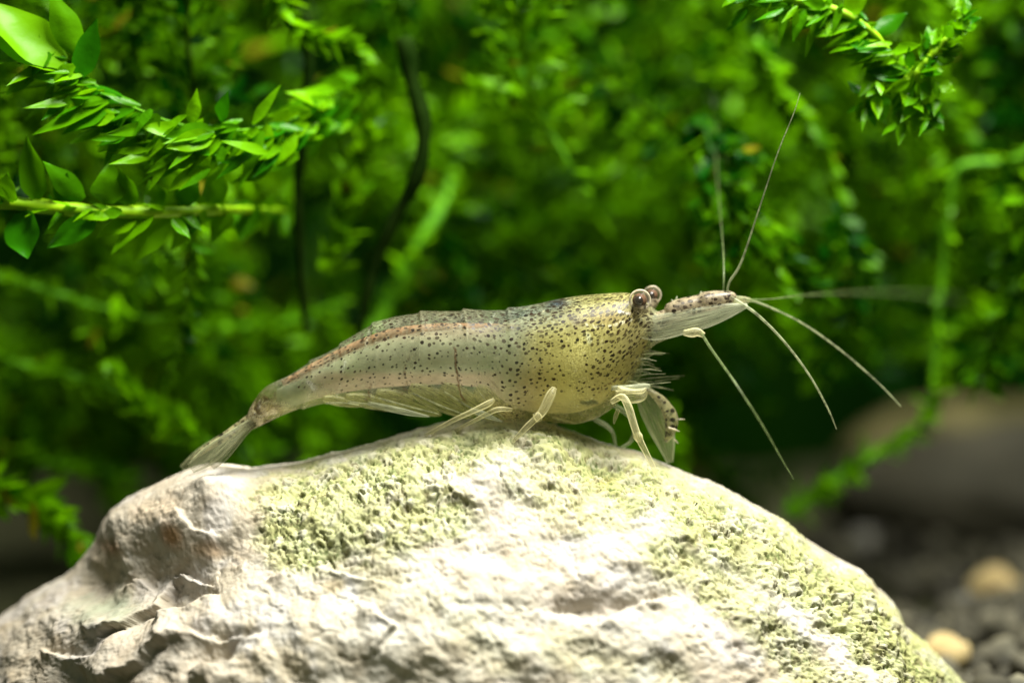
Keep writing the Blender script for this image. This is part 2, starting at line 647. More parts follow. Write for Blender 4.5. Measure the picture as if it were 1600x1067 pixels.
def rock_algae(px, py, p):
    caps = [([(440, 800), (540, 770), (640, 740), (720, 700), (790, 675)], 62, 0.95), ([(480, 850), (600, 840), (690, 800)], 60, 0.9),
            ([(850, 690), (960, 735), (1060, 790), (1180, 850), (1290, 930), (1400, 1020), (1470, 1080)], 62, 1.0),
            ([(1030, 860), (1130, 930), (1220, 1000), (1290, 1070)], 42, 0.75), ([(800, 720), (880, 770), (960, 800)], 50, 0.6),
            ([(850, 1010), (960, 1040), (1060, 1060)], 30, 0.25), ([(600, 900), (700, 960), (800, 1040)], 40, 0.2)]
    m = np.zeros(px.shape)
    w = fbm(p * 0.45, 4, 60)
    w2 = fbm(p * 1.6, 3, 66)
    for pts, r, s in caps:
        d, _, _ = seg_dist(px, py, pts)
        m = np.maximum(m, s * sstep(1.35, 0.35, d / r + 0.55 * w + 0.35 * w2))
    return m


def build_rock():
    xs = np.arange(-170, 1612, 2.0)
    NR = 236
    t = np.linspace(0, 1, NR) ** 1.18
    PX, T = np.meshgrid(xs, t)
    rp = np.minimum(ridge_py(PX), 1165)
    PY = rp + T * (1190 - rp)
    Y = ridge_depth(PX) - (0.36 * np.sqrt(np.maximum(PY - rp, 0)) + 0.0042 * (PY - rp))
    # a wavering ridge line so the skyline is not smooth
    base = P(PX, PY, Y)
    flat = base.reshape(-1, 3)
    pxf, pyf = PX.ravel(), PY.ravel()
    push = rock_features(pxf, pyf)
    alg = rock_algae(pxf, pyf, flat)
    big = fbm(flat * np.array([0.18, 0.18, 0.26]), 4, 20)
    mid = fbm(flat * np.array([0.65, 0.7, 0.8]) + 0.8 * big[:, None], 4, 25)
    rdg = 1 - np.abs(fbm(flat * np.array([0.42, 0.5, 0.6]) + np.array([3.1, 0, 0]), 4, 30)) * 2
    warp = np.stack([vnoise(flat * 1.4, 80), vnoise(flat * 1.4 + 40, 81), vnoise(flat * 1.4 + 80, 82)], -1) * 0.3
    f1, f2, cid = worley((flat + warp) * 1.9, 3)
    g1, g2, cid2 = worley((flat + warp * 0.5) * 4.6, 13)
    fine = fbm(flat * 5.0, 3, 35)
    wp = flat + warp
    n1 = np.abs(fbm(wp * 2.1, 4, 120, 0.55))
    n2 = np.abs(fbm(wp * 4.3 + 8, 4, 126, 0.6))
    edge = 0.7 * sstep(0.0, 0.22, n1) + 0.3 * sstep(0.0, 0.30, f2 - f1)
    edge2 = sstep(0.0, 0.20, n2)
    pits = sstep(0.35, 0.75, fbm(flat * 1.1, 3, 90)) * (0.25 + 0.75 * alg)
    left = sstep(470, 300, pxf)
    disp = (0.8 * big * (1 - 0.3 * left) + 0.36 * mid * (0.7 + 0.3 * alg) + 0.12 * rdg + push
            + alg * (0.20 * (edge - 0.5) * (0.3 + 1.0 * cid) + 0.085 * (edge2 - 0.5) * (0.3 + cid2))
            + (1 - alg) * (0.035 * (edge - 0.5) + 0.022 * (edge2 - 0.5)) + (0.028 + 0.035 * alg) * fine - 0.20 * pits)
    d_r = (PY - rp).ravel()
    damp = 0.4 + 0.6 * sstep(2, 40, d_r)
    disp = disp * damp
    # smooth normals of the base sheet
    gy = np.gradient(base, axis=0)
    gx = np.gradient(base, axis=1)
    N = np.cross(gx, gy)
    N /= np.linalg.norm(N, axis=-1)[..., None] + 1e-12
    N = np.where((N[..., 1] > 0)[..., None], -N, N)
    K = 24
    pad = np.concatenate([np.repeat(N[:, :1], K, 1), N, np.repeat(N[:, -1:], K, 1)], 1)
    cs = np.concatenate([np.zeros((pad.shape[0], 1, 3)), np.cumsum(pad, 1)], 1)
    N = cs[:, 2 * K + 1:] - cs[:, :-2 * K - 1]
    N /= np.linalg.norm(N, axis=-1)[..., None] + 1e-12
    N = N.reshape(-1, 3)
    N = np.where((N[:, 1] > 0)[:, None], -N, N)
    N[:, 2] = np.abs(N[:, 2])
    V = flat + N * disp[:, None]
    again = (0.06 + 0.05 * alg) * fbm(V * 1.1 + 5, 4, 140) + (0.012 + 0.045 * alg) * fbm(V * 4.0, 3, 146) - (0.06 + 0.05 * alg) * sstep(0.10, 0.0, np.abs(fbm(V * 0.9 + 2, 4, 150)))
    V = V + N * (again * damp * (1 - 0.6 * left))[:, None]
    # ---- colour: pigment, stains and growth, plus some painted shade
    r1 = fbm(flat * 0.3, 3, 50)[:, None]
    r2 = fbm(flat * 0.9 + 7, 4, 52)[:, None]
    c = np.array([[0.80, 0.755, 0.62]]) + r1 * np.array([[0.07, 0.10, 0.15]]) + r2 * np.array([[0.10, 0.14, 0.18]])
    white = sstep(0.05, 0.45, fbm(flat * 0.7 + 20, 4, 54))[:, None]
    c = c * (1 - 0.6 * white) + 0.6 * white * np.array([[0.87, 0.88, 0.90]])
    pink = sstep(0.1, 0.5, fbm(flat * 0.35 + 31, 3, 56))[:, None]
    c = c * (1 - 0.18 * pink) + 0.18 * pink * np.array([[0.74, 0.56, 0.46]])
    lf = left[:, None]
    c = c * (1 - 0.35 * lf) + 0.35 * lf * np.array([[0.50, 0.39, 0.29]])  # shade of the left flank painted in as brown

    def stain_or_shade(cx, cy, rx, ry, rgb, s, seed):
        nonlocal c
        w = s * sstep(1.25, 0.2, np.sqrt(((pxf - cx) / rx) ** 2 + ((pyf - cy) / ry) ** 2) + 0.45 * fbm(flat * 1.2, 3, seed))[:, None]
        c = c * (1 - w) + w * np.array([rgb])
    stain_or_shade(262, 832, 26, 16, (0.55, 0.27, 0.07), 0.75, 101)
    stain_or_shade(162, 848, 16, 16, (0.50, 0.26, 0.10), 0.7, 102)
    stain_or_shade(318, 846, 36, 12, (0.52, 0.33, 0.15), 0.6, 103)
    stain_or_shade(150, 940, 62, 40, (0.40, 0.47, 0.33), 0.75, 104)
    stain_or_shade(945, 742, 26, 12, (0.50, 0.30, 0.08), 0.8, 105)
    stain_or_shade(525, 922, 22, 12, (0.62, 0.47, 0.18), 0.5, 106)
    stain_or_shade(1085, 848, 24, 14, (0.36, 0.27, 0.12), 0.6, 107)
    stain_or_shade(930, 940, 110, 26, (0.60, 0.54, 0.50), 0.5, 108)  # mauve shadow band painted into the rock's colour
    stain_or_shade(240, 800, 50, 22, (0.80, 0.62, 0.40), 0.5, 109)
    stain_or_shade(870, 672, 70, 12, (0.66, 0.50, 0.36), 0.7, 110)
    stain_or_shade(1000, 700, 60, 14, (0.66, 0.52, 0.36), 0.6, 111)
    a = alg[:, None]
    nod = sstep(0.55, 0.9, cid)[:, None]
    tint = np.array([[0.58, 0.66, 0.16]]) * (1 - 0.6 * nod) + 0.6 * nod * edge[:, None] * np.array([[0.84, 0.83, 0.70]]) + 0.6 * nod * (1 - edge[:, None]) * np.array([[0.6, 0.6, 0.3]])
    tint = tint * (1 + 0.12 * r2)
    c = c * (1 - 0.70 * a) + 0.70 * a * tint
    line1 = sstep(0.085, 0.0, n1)
    line2 = sstep(0.10, 0.0, n2)
    crev = (alg * np.maximum(line1 * 1.0, line2 * 1.0 * sstep(-0.25, 0.35, fbm(flat * 1.3 + 5, 2, 58))))[:, None]
    gcol = np.where((cid2 > 0.62)[:, None], np.array([[0.12, 0.08, 0.02]]), np.array([[0.09, 0.17, 0.015]]))
    c = c * (1 - 0.88 * crev) + 0.88 * crev * gcol
    pt = (pits * alg)[:, None]
    c = c * (1 - 0.5 * pt) + 0.5 * pt * np.array([[0.27, 0.24, 0.10]])
    # fine dark creases over the plain parts
    cre = (sstep(0.06, 0.0, np.abs(fbm(flat * 1.2 + 3, 4, 70))) * (0.30 * (1 - alg) + 0.15 * alg))[:, None]
    c = c * (1 - cre) + cre * np.array([[0.38, 0.29, 0.18]])
    c = np.clip(c * np.array([[0.47, 0.465, 0.455]]), 0.015, 0.88)
    nx, nr = len(xs), NR
    # ---- the back: from the ridge away and down to the ground
    NB = 26
    top = V.reshape(nr, nx, 3)[0]
    backs, bc = [], []
    for k in range(1, NB + 1):
        s = k / NB
        ang = s * math.pi / 2
        q = top.copy()
        hgt = np.maximum(top[:, 2] - (ZG - 1.5), 0.05)
        q[:, 1] = top[:, 1] + 9.0 * np.sin(ang) ** 0.9 * np.clip(hgt / 8.0, 0.15, 1)
        q[:, 2] = (ZG - 1.5) + hgt * np.cos(ang)
        nz = 0.7 * fbm(q * 0.3, 4, 20) + 0.2 * fbm(q * 1.2, 3, 26)
        q[:, 1] += nz * min(1, 4 * s)
        backs.append(q)
        bc.append(np.tile([[0.66, 0.60, 0.50]], (nx, 1)) * (1 + 0.25 * fbm(q * 0.8, 3, 51))[:, None])
    allV = np.concatenate([np.concatenate(backs[::-1]), V])
    allC = np.concatenate([np.concatenate(bc[::-1]), c])
    rows = NB + nr
    i, j = np.meshgrid(np.arange(rows - 1), np.arange(nx - 1), indexing='ij')
    a0 = (i * nx + j).ravel()
    F = np.stack([a0, a0 + nx, a0 + nx + 1, a0 + 1], -1)
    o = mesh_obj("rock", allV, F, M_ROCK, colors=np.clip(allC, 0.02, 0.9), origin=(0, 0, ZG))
    tag(o, "pale cream rock with yellow green algae carrying the shrimp", "rock")
    return V.reshape(nr, nx, 3), xs, PY


ROCKV, ROCKX, ROCKPY = build_rock()


def rock_point_y(px, py):
    """depth of the rock's face at that picture point"""
    j = int(round((px - ROCKX[0]) / 2.0))
    colp = ROCKV[:, j]
    u, v = to_px(colp)
    i = int(np.argmin(np.abs(v - py)))
    return float(colp[i, 1])


# ------------------------------------------------------------------ the shrimp
M_SHELL = flesh_mat("shrimp_shell", (0.5, 0.5, 0.4), 0.45, spots=3.5, translucent=0.35, use_col=True, spot_size=0.255, spec=0.22)
M_MUSC = flesh_mat("shrimp_muscle", (0.5, 0.5, 0.4), 0.9, translucent=0.5, use_col=True, rough=0.6, spec=0.1)
M_GUT = flesh_mat("shrimp_gut", (0.36, 0.19, 0.09), 0.72, translucent=0.3, rough=0.6, spec=0.2)
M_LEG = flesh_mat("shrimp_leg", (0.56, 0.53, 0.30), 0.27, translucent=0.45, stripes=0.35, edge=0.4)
M_LEGSP = flesh_mat("shrimp_leg_spotted", (0.46, 0.42, 0.22), 0.5, spots=4600, translucent=0.4, spot_size=0.40)
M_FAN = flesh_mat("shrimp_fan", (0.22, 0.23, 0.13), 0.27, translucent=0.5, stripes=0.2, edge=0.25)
M_PLEO = flesh_mat("shrimp_swimmeret", (0.46, 0.47, 0.20), 0.42, translucent=0.5, stripes=0.5)
M_SCALE = flesh_mat("shrimp_antennal_scale", (0.44, 0.47, 0.32), 0.46, translucent=0.5, stripes=0.5)
M_PED = flesh_mat("shrimp_peduncle", (0.42, 0.35, 0.23), 0.45, spots=5200, translucent=0.4, spot_size=0.44)
M_ANT = flesh_mat("shrimp_antenna", (0.40, 0.44, 0.25), 0.5, translucent=0.4)
M_ANTG = flesh_mat("shrimp_antenna_dim", (0.20, 0.27, 0.10), 0.38, translucent=0.4)
M_SETA = flesh_mat("shrimp_bristle", (0.46, 0.48, 0.28), 0.5, translucent=0.5)
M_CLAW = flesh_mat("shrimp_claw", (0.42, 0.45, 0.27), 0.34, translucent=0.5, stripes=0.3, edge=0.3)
M_CORN = flesh_mat("shrimp_cornea", (0.62, 0.55, 0.40), 0.05, translucent=0.3, rough=0.12, spec=0.5)
M_RING = flesh_mat("shrimp_eye_rim", (0.58, 0.52, 0.37), 0.8, translucent=0.3, rough=0.25)
M_RET = plain_mat("shrimp_retina", (0.015, 0.007, 0.003), (0.12, 0.06, 0.03), 6500, 0.5, 0.08, 0.00002)
M_PUP = plain_mat("shrimp_pupil", (0.004, 0.003, 0.003), (0.010, 0.006, 0.005), 5000, 0.2, 0.5, 0.00001)

shrimp = thing("shrimp", tuple(P(785, 660, 0.0)), "small translucent freshwater shrimp with dark speckles standing on the rock", "shrimp")

PROF = np.array([  # px, top, bottom, half width (mm)
    (384, 655, 668, 0.10), (388, 643, 671, 0.35), (395, 628, 671, 0.50), (410, 607, 664, 0.72), (430, 596, 654, 0.85), (450, 588, 645, 0.98), (480, 568, 634, 1.15),
    (507, 555, 629, 1.30), (530, 541, 627, 1.45), (560, 521, 626, 1.60), (580, 508, 625, 1.72), (620, 495, 624, 1.90), (660, 489, 623, 2.02),
    (700, 487, 624, 2.10), (740, 486, 630, 2.18), (770, 486, 648, 2.24), (800, 484, 660, 2.30), (830, 478, 656, 2.36), (870, 468, 660, 2.38), (900, 463, 663, 2.32), (930, 460, 655, 2.2),
    (955, 458, 640, 2.0), (975, 457, 618, 1.8), (990, 459, 590, 1.55), (1003, 464, 564, 1.25), (1012, 474, 548, 1.02), (1022, 484, 539, 0.85), (1035, 490, 533, 0.75), (1060, 487, 524, 0.62), (1085, 482, 514, 0.45), (1105, 480, 504, 0.2), (1110, 484, 498, 0.06)], float)
MPROF = np.array([
    (432, 608, 640, 0.3), (445, 601, 640, 0.5), (480, 582, 627, 0.72), (530, 558, 614, 0.95), (580, 536, 607, 1.15), (640, 521, 602, 1.35), (700, 515, 600, 1.45), (760, 512, 606, 1.55),
    (800, 500, 636, 1.75), (840, 488, 646, 1.9), (900, 477, 645, 1.9), (940, 472, 632, 1.7), (970, 472, 606, 1.4), (990, 480, 575, 1.1), (1003, 490, 550, 0.7), (1012, 505, 535, 0.25)], float)
SEAMS = [(482, 568, 470, 640), (530, 541, 519, 630), (580, 508, 574, 632), (655, 488, 632, 626), (722, 486, 716, 628), (792, 485, 778, 655)]  # top x, top y, bottom x, bottom y


def body_mesh(prof, nx, nph, shell):
    xs = np.linspace(prof[0, 0], prof[-1, 0], nx)

    def itp(c):
        v = np.interp(xs, prof[:, 0], prof[:, c])
        k = np.ones(9) / 9
        vp = np.concatenate([np.full(4, v[0]), v, np.full(4, v[-1])])
        sm = np.convolve(vp, k, mode='valid')
        w = sstep(0, 14, np.minimum(np.arange(nx), nx - 1 - np.arange(nx)))
        return v * (1 - w) + sm * w
    top, bot, hw = itp(1), itp(2), itp(3)
    ph = np.linspace(0, 2 * math.pi, nph, endpoint=False)
    cph, sph = np.cos(ph), np.sin(ph)
    n = 2.25
    ey = np.sign(cph) * np.abs(cph) ** (2 / n)
    ez = np.sign(sph) * np.abs(sph) ** (2 / n)
    XX, EY = np.meshgrid(xs, ey, indexing='ij')
    _, EZ = np.meshgrid(xs, ez, indexing='ij')
    C = ((top + bot) / 2)[:, None]
    H = ((bot - top) / 2)[:, None]
    W = hw[:, None] * (1 - 0.28 * np.clip(-EZ, 0, 1) ** 2)
    PYY = C - H * EZ
    extra = np.zeros_like(XX)
    if shell:
        for tx, ty, bx, by in SEAMS:
            tt = np.clip((PYY - ty) / (by - ty), -0.1, 1.1)
            sx = tx + (bx - tx) * tt + 8 * np.sin(tt * math.pi)
            s = XX - sx
            extra += 0.12 * sstep(-2.0, 2.0, s) * np.exp(-np.maximum(s, 0) / 26.0)
    V = P(XX, PYY, EY * W)
    rad = np.stack([np.zeros_like(XX), EY, EZ], -1)
    rad /= np.linalg.norm(rad, axis=-1)[..., None] + 1e-9
    V = V + rad * extra[..., None]
    V = V.reshape(-1, 3)
    i, j = np.meshgrid(np.arange(nx - 1), np.arange(nph), indexing='ij')
    a = (i * nph + j).ravel()
    b = (i * nph + (j + 1) % nph).ravel()
    F = np.stack([a, a + nph, b + nph, b], -1).tolist()
    F.append(list(range(nph)))
    F.append(list(range((nx - 1) * nph, nx * nph))[::-1])
    Vg = V.reshape(nx, nph, 3)
    da = np.linalg.norm(np.diff(Vg, axis=1), axis=2)
    arc = np.concatenate([np.zeros((nx, 1)), np.cumsum(da, 1)], 1)
    arc = arc - arc[:, [nph // 2]]
    cl = np.concatenate([[0], np.cumsum(np.linalg.norm(np.diff(Vg.mean(1), axis=0), axis=1))])
    uv = np.stack([np.repeat(cl, nph), arc.ravel()], -1)
    return V, F, XX.ravel(), PYY.ravel(), uv


def blob(px, py, cx, cy, rx, ry):
    return np.exp(-(((px - cx) / rx) ** 2 + ((py - cy) / ry) ** 2))


def build_body():
    V, F, px, py, uv = body_mesh(PROF, 330, 168, True)
    nz = fbm(V * 1.1, 4, 200)
    nz2 = fbm(V * 3.2, 3, 205)
    c = np.tile(np.array([[0.33, 0.35, 0.24]]), (len(V), 1))
    alpha = np.full(len(V), 0.22)
    spot = np.full(len(V), 1.0)

    def put(w, rgb, al=None):
        nonlocal c, alpha
        w = np.clip(w, 0, 1)
        c = c * (1 - w[:, None]) + w[:, None] * np.array([rgb])
        if al is not None:
            alpha = alpha * (1 - w) + al * w
    put(sstep(800, 860, px) * 0.9, (0.52, 0.50, 0.18), 0.36)                  # thorax, yellow green
    put(sstep(920, 990, px) * 0.7, (0.50, 0.45, 0.20), 0.45)
    put(sstep(1000, 1025, px) * 0.9, (0.46, 0.48, 0.30), 0.34)
    put(blob(px, py, 905, 560, 22, 70) * 0.9, (0.62, 0.60, 0.24), 0.55)
    put(sstep(505, 480, py) * sstep(780, 700, px) * 0.5, (0.26, 0.24, 0.14), 0.30)
    put(sstep(600, 622, py) * sstep(800, 740, px) * 0.8, (0.46, 0.46, 0.20), 0.35)
    put(blob(px, py, 845, 494, 66, 26) * 0.85, (0.12, 0.17, 0.18), 0.55)         # blue grey saddle
    put(blob(px, py, 872, 474, 30, 12) * 0.95, (0.010, 0.028, 0.060), 0.85)
    put(blob(px, py, 902, 503, 12, 9) * 0.8, (0.10, 0.09, 0.12), 0.8)
    put(blob(px, py, 950, 495, 40, 16) * 0.7, (0.28, 0.19, 0.10), 0.65)
    put(blob(px, py, 905, 483, 18, 6) * 0.7, (0.50, 0.50, 0.22), 0.6)
    put(sstep(460, 400, px) * 0.8, (0.12, 0.09, 0.035), 0.5)
    put(blob(px, py, 420, 640, 30, 10) * 0.8, (0.50, 0.40, 0.20), 0.8)
    put(sstep(610, 640, py) * sstep(840, 870, px) * 0.75, (0.36, 0.36, 0.20), 0.5)
    put(blob(px, py, 790, 640, 40, 28) * 0.75, (0.56, 0.44, 0.18), 0.65)
    c = c * (1 + 0.22 * nz + 0.16 * nz2)[:, None]
    # lines: seams, creases, white glints
    wob = 3.0 * nz + 1.5 * nz2

    def line(pts, w, rgb, s, al, dash=0.0):
        d, _, t = seg_dist(px + wob * 2.2, py + wob, pts)
        k = s * sstep(w * 1.6, w * 0.4, d)
        if dash > 0:
            k = k * sstep(-0.1, 0.15, np.sin(t * dash + 4 * nz2) + 0.25)
        put(k, rgb, al)
    for tx, ty, bx, by in SEAMS[:5]:
        q = [(tx + (bx - tx) * t + 8 * math.sin(t * math.pi) + 3, ty + (by - ty) * t) for t in (0, 0.2, 0.4, 0.6, 0.8, 1.0)]
        line(q, 1.3, (0.56, 0.58, 0.40), 0.45, 0.55, 30)
    BR = (0.10, 0.035, 0.012)
    line([(711, 545), (714, 570), (716, 590), (719, 612), (727, 626)], 1.8, BR, 0.95, 0.9)
    line([(640, 560), (635, 585), (632, 605), (624, 620)], 1.8, BR, 0.85, 0.85, 40)
    line([(580, 600), (577, 615), (569, 630)], 1.8, BR, 0.85, 0.85, 18)
    line([(526, 622), (520, 632)], 1.8, BR, 0.7, 0.8)
    line([(645, 530), (640, 560)], 1.2, BR, 0.6, 0.7, 16)
    line([(657, 487), (654, 505), (663, 512)], 1.1, BR, 0.5, 0.7, 12)
    line([(766, 592), (776, 604), (790, 620)], 1.3, BR, 0.7, 0.8, 14)
    line([(936, 613), (950, 603), (962, 596), (975, 586)], 1.5, BR, 0.95, 0.9, 42)
    line([(722, 492), (720, 512)], 1.6, (0.56, 0.60, 0.52), 0.5, 0.65, 9)
    line([(770, 490), (766, 512)], 2.2, (0.48, 0.54, 0.46), 0.5, 0.6, 9)
    line([(580, 508), (576, 530), (570, 545)], 1.5, (0.50, 0.54, 0.44), 0.5, 0.6)
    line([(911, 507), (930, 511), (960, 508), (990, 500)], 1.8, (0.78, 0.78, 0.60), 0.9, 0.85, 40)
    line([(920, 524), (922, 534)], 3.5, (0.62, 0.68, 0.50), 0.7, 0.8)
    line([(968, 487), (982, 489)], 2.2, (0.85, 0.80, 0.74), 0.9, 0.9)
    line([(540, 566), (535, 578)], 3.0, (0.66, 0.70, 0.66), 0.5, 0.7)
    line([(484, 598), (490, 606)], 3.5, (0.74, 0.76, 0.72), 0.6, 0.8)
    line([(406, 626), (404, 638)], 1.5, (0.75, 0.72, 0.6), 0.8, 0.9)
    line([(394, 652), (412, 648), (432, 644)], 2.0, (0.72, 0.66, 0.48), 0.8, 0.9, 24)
    put(sstep(0.05, 0.3, nz2 + nz) * sstep(455, 420, px) * 0.8, (0.05, 0.03, 0.01), 0.85)
    put(sstep(0.1, 0.3, -nz2 + 0.5 * nz) * sstep(460, 425, px) * sstep(620, 640, py) * 0.8, (0.62, 0.54, 0.36), 0.85)
    for k in range(7):                                     # flow lines of the gill cover
        y0 = 566 + k * 9
        line([(915 - 2 * k, y0 + 4), (945, y0 + 1), (985 - 3 * k, y0 - 4)], 0.9, (0.26, 0.19, 0.07), 0.55, 0.7, 60)
    for k in range(6):
        line([(862 + 3 * k, 628 + 5 * k), (900, 634 + 5 * k), (940 - 5 * k, 628 + 4.5 * k), (966 - 6 * k, 618 + 4 * k)], 0.9, (0.20, 0.17, 0.08), 0.55, 0.7, 90)
    line([(908, 628), (920, 631), (930, 628)], 3.0, (0.03, 0.06, 0.03), 0.85, 0.9)
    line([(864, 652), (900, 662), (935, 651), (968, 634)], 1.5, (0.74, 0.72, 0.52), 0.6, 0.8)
    spot = spot * (1 - 0.85 * sstep(604, 622, py) * sstep(800, 770, px)) * (1 - 0.9 * blob(px, py, 900, 575, 14, 28))
    spot = spot * (1 - 0.7 * sstep(610, 625, py) * sstep(790, 850, px)) * (1 - 0.5 * sstep(470, 430, px))
    spot = spot * (1 - 0.6 * sstep(1015, 1040, px)) * (1 - 0.28 * sstep(530, 560, py) * sstep(800, 760, px)) * (1 + 0.12 * sstep(520, 490, py))
    tp = np.interp(px, PROF[:, 0], PROF[:, 1])
    bt = np.interp(px, PROF[:, 0], PROF[:, 2])
    rel = (py - tp) / (bt - tp)
    dense = 1.0 * sstep(0.42, 0.12, rel) + 0.85 * sstep(800, 850, px) * sstep(0.85, 0.6, rel) * (1 - blob(px, py, 900, 570, 24, 60)) + 0.35 * sstep(920, 960, px)
    dense = dense * (1 - 0.7 * sstep(450, 420, px)) * sstep(0.95, 0.8, rel)
    col4 = np.concatenate([np.clip(c, 0.005, 0.9), np.clip(alpha + 0.14 * nz + 0.10 * nz2, 0.08, 1)[:, None]], 1)
    o = mesh_obj("body", V, F, M_SHELL, shrimp, colors=col4, attrs={"spot": np.clip(spot, 0, 1.3), "dense": np.clip(dense, 0, 1.2)}, uvs=uv)
    o["label"] = "speckled see-through shell from tail base to head"
    # muscle and organs seen through the shell
    V, F, px, py, _ = body_mesh(MPROF, 200, 64, False)
    nz = fbm(V * 0.9, 4, 210)
    c = np.tile(np.array([[0.43, 0.46, 0.28]]), (len(V), 1))
    alpha = np.full(len(V), 0.52)
    put(sstep(575, 590, py) * sstep(800, 760, px) * 0.75, (0.60, 0.42, 0.28))
    put(sstep(540, 520, py) * sstep(800, 760, px) * 0.45, (0.50, 0.36, 0.26))
    put(sstep(800, 850, px) * 0.95, (0.62, 0.57, 0.19))
    put(blob(px, py, 900, 570, 44, 60) * 0.95, (0.80, 0.74, 0.24))
    put(blob(px, py, 930, 600, 40, 30) * 0.7, (0.72, 0.62, 0.30))
    put(blob(px, py, 830, 610, 40, 40) * 0.7, (0.66, 0.50, 0.24))
    put(sstep(500, 480, py) * sstep(800, 830, px) * 0.8, (0.24, 0.26, 0.16))
    put(sstep(960, 1000, px) * 0.6, (0.50, 0.44, 0.26))
    put(sstep(540, 440, px), (0.24, 0.29, 0.17), 0.34)
    nz2 = fbm(V * 2.6, 4, 214)
    c = c * (1 + 0.22 * nz + 0.22 * nz2)[:, None]
    alpha = np.clip(alpha + 0.12 * nz + 0.10 * nz2 + 0.26 * sstep(790, 850, px), 0.15, 0.95)
    col4 = np.concatenate([np.clip(c, 0.01, 0.9), alpha[:, None]], 1)
    mo = mesh_obj("muscle", V, F, M_MUSC, shrimp, colors=col4)
    mo["label"] = "grey green muscle and yellow organs inside the shell"
    g = limb("gut", [(442, 599, 0, 5), (465, 588, 0, 6.5), (500, 569, 0, 7.5), (540, 549, 0, 8), (580, 532, 0, 8), (620, 520, 0, 8), (680, 514, 0, 8.5), (740, 513, 0, 8), (790, 512, 0, 6), (815, 510, 0, 3)], M_GUT, shrimp, 60, 12)
    return o


build_body()

# tail fan
fan = [  # telson and the uropods of both sides: centre line with half width and half depth
    ("telson", [(402, 648, 0, 10, 9), (385, 660, 0, 9, 7), (350, 683, 0, 7, 5), (318, 703, 0.0, 5, 4), (298, 720, 0.0, 2, 2)]),
    ("uropod", [(400, 655, -0.3, 5, 4), (380, 669, -0.5, 7, 4), (350, 693, -1.0, 12, 4), (322, 715, -1.3, 14, 3), (298, 732, -1.5, 8, 2)]),
    ("uropod", [(402, 654, 0.3, 5, 4), (380, 667, 0.5, 6, 4), (350, 688, 1.0, 10, 4), (316, 711, 1.4, 11, 3), (285, 732, 1.6, 5, 2)]),
    ("uropod", [(404, 658, -0.2, 4, 4), (385, 672, -0.3, 6, 4), (366, 692, -0.5, 8, 3), (348, 712, -0.7, 9, 3), (330, 729, -0.8, 6, 2)]),
    ("uropod", [(404, 658, 0.2, 4, 4), (385, 670, 0.3, 6, 4), (362, 690, 0.6, 8, 3), (342, 710, 0.8, 9, 3), (322, 728, 0.9, 6, 2)]),
]
for nme, pts in fan:
    f = limb(nme, pts, M_FAN if nme == "uropod" else M_LEGSP, shrimp, 30, 14)
    if nme == "uropod":
        e = [(p[0] - p[3] * 0.55, p[1] - p[3] * 0.8, p[2], 1.1) for p in pts]
        limb("rib", e, M_SETA, f, 20, 6)

# swimmerets below the abdomen
for s, yb in ((-1, -0.85), (1, 0.85)):
    for (bx, by, tx, ty, w) in [(745, 606, 792, 655, 15), (690, 604, 775, 655, 16), (640, 606, 740, 652, 16), (588, 614, 690, 648, 14), (540, 620, 640, 641, 11), (505, 622, 565, 634, 8)]:
        dx, dy = tx - bx, ty - by
        pts = [(bx, by, yb, w * 0.5, 5), (bx + dx * 0.25, by + dy * 0.22, yb + s * -0.1, w, 5), (bx + dx * 0.6, by + dy * 0.6, yb - s * 0.15, w * 0.85, 4), (bx + dx * 0.88, by + dy * 0.9, yb - s * 0.2, w * 0.45, 3), (tx, ty, yb - s * 0.25, 1.5, 1.5)]
        sw = limb("swimmeret", pts, M_PLEO, shrimp, 26, 14)
        if s < 0:
            limb("rib", [(bx + 4, by + 8, yb - 0.16, 1.4), (bx + dx * 0.5, by + dy * 0.62, yb - 0.2, 1.2), (tx - 4, ty - 1, yb - 0.22, 0.8)], M_SETA, sw, 16, 6)
limb("swimmeret", [(575, 630, -0.9, 3, 2), (605, 637, -1.1, 5, 2.5), (640, 645, -1.2, 4.5, 2), (671, 651, -1.2, 1, 1)], M_SCALE, shrimp, 20, 10)
limb("swimmeret", [(735, 640, -1.3, 3, 2), (755, 647, -1.4, 5, 2.5), (785, 659, -1.3, 1, 1)], M_SCALE, shrimp, 20, 10)


# walking legs
def leg(pts, tip, mat=None, joint=None):
    tx, ty = tip
    ty_d = rock_point_y(tx, ty)
    p = [(a, b, c, d * 0.68) for a, b, c, d in pts] + [(tx, ty, ty_d - 0.14, 2.4)]
    l = limb("leg", p, mat or M_LEG, shrimp, 40, 12)
    if joint:
        jx, jy, jz, r = joint
        limb("joint", [(jx - 3, jy - 6, jz, r * 0.55), (jx, jy, jz - 0.03, r * 0.72), (jx + 3, jy + 6, jz, r * 0.55)], M_LEG, l, 12, 12)
    return l


leg([(772, 624, -1.9, 4), (762, 631, -2.0, 7.5), (735, 644, -1.9, 6), (705, 658, -1.3, 5)], (664, 680))
leg([(778, 628, 1.5, 4), (764, 636, 1.6, 6), (735, 648, 1.4, 5), (705, 664, 1.0, 4)], (676, 680))
leg([(866, 606, -2.25, 6), (860, 618, -2.4, 11), (848, 642, -2.5, 10), (838, 653, -2.45, 7.5), (822, 668, -2.1, 7)], (801, 690), joint=(840, 651, -2.45, 9))
leg([(955, 628, -1.6, 6), (972, 620, -1.8, 8), (982, 636, -2.1, 9), (990, 662, -2.2, 8.5), (998, 684, -2.1, 8), (1010, 708, -1.8, 6.5), (1022, 732, -1.4, 5.5)], (1033, 752), joint=(997, 682, -2.12, 10))
leg([(950, 628, 1.2, 5), (985, 650, 1.3, 6), (992, 672, 1.0, 6), (985, 690, 0.8, 4)], (970, 700), mat=M_CLAW)
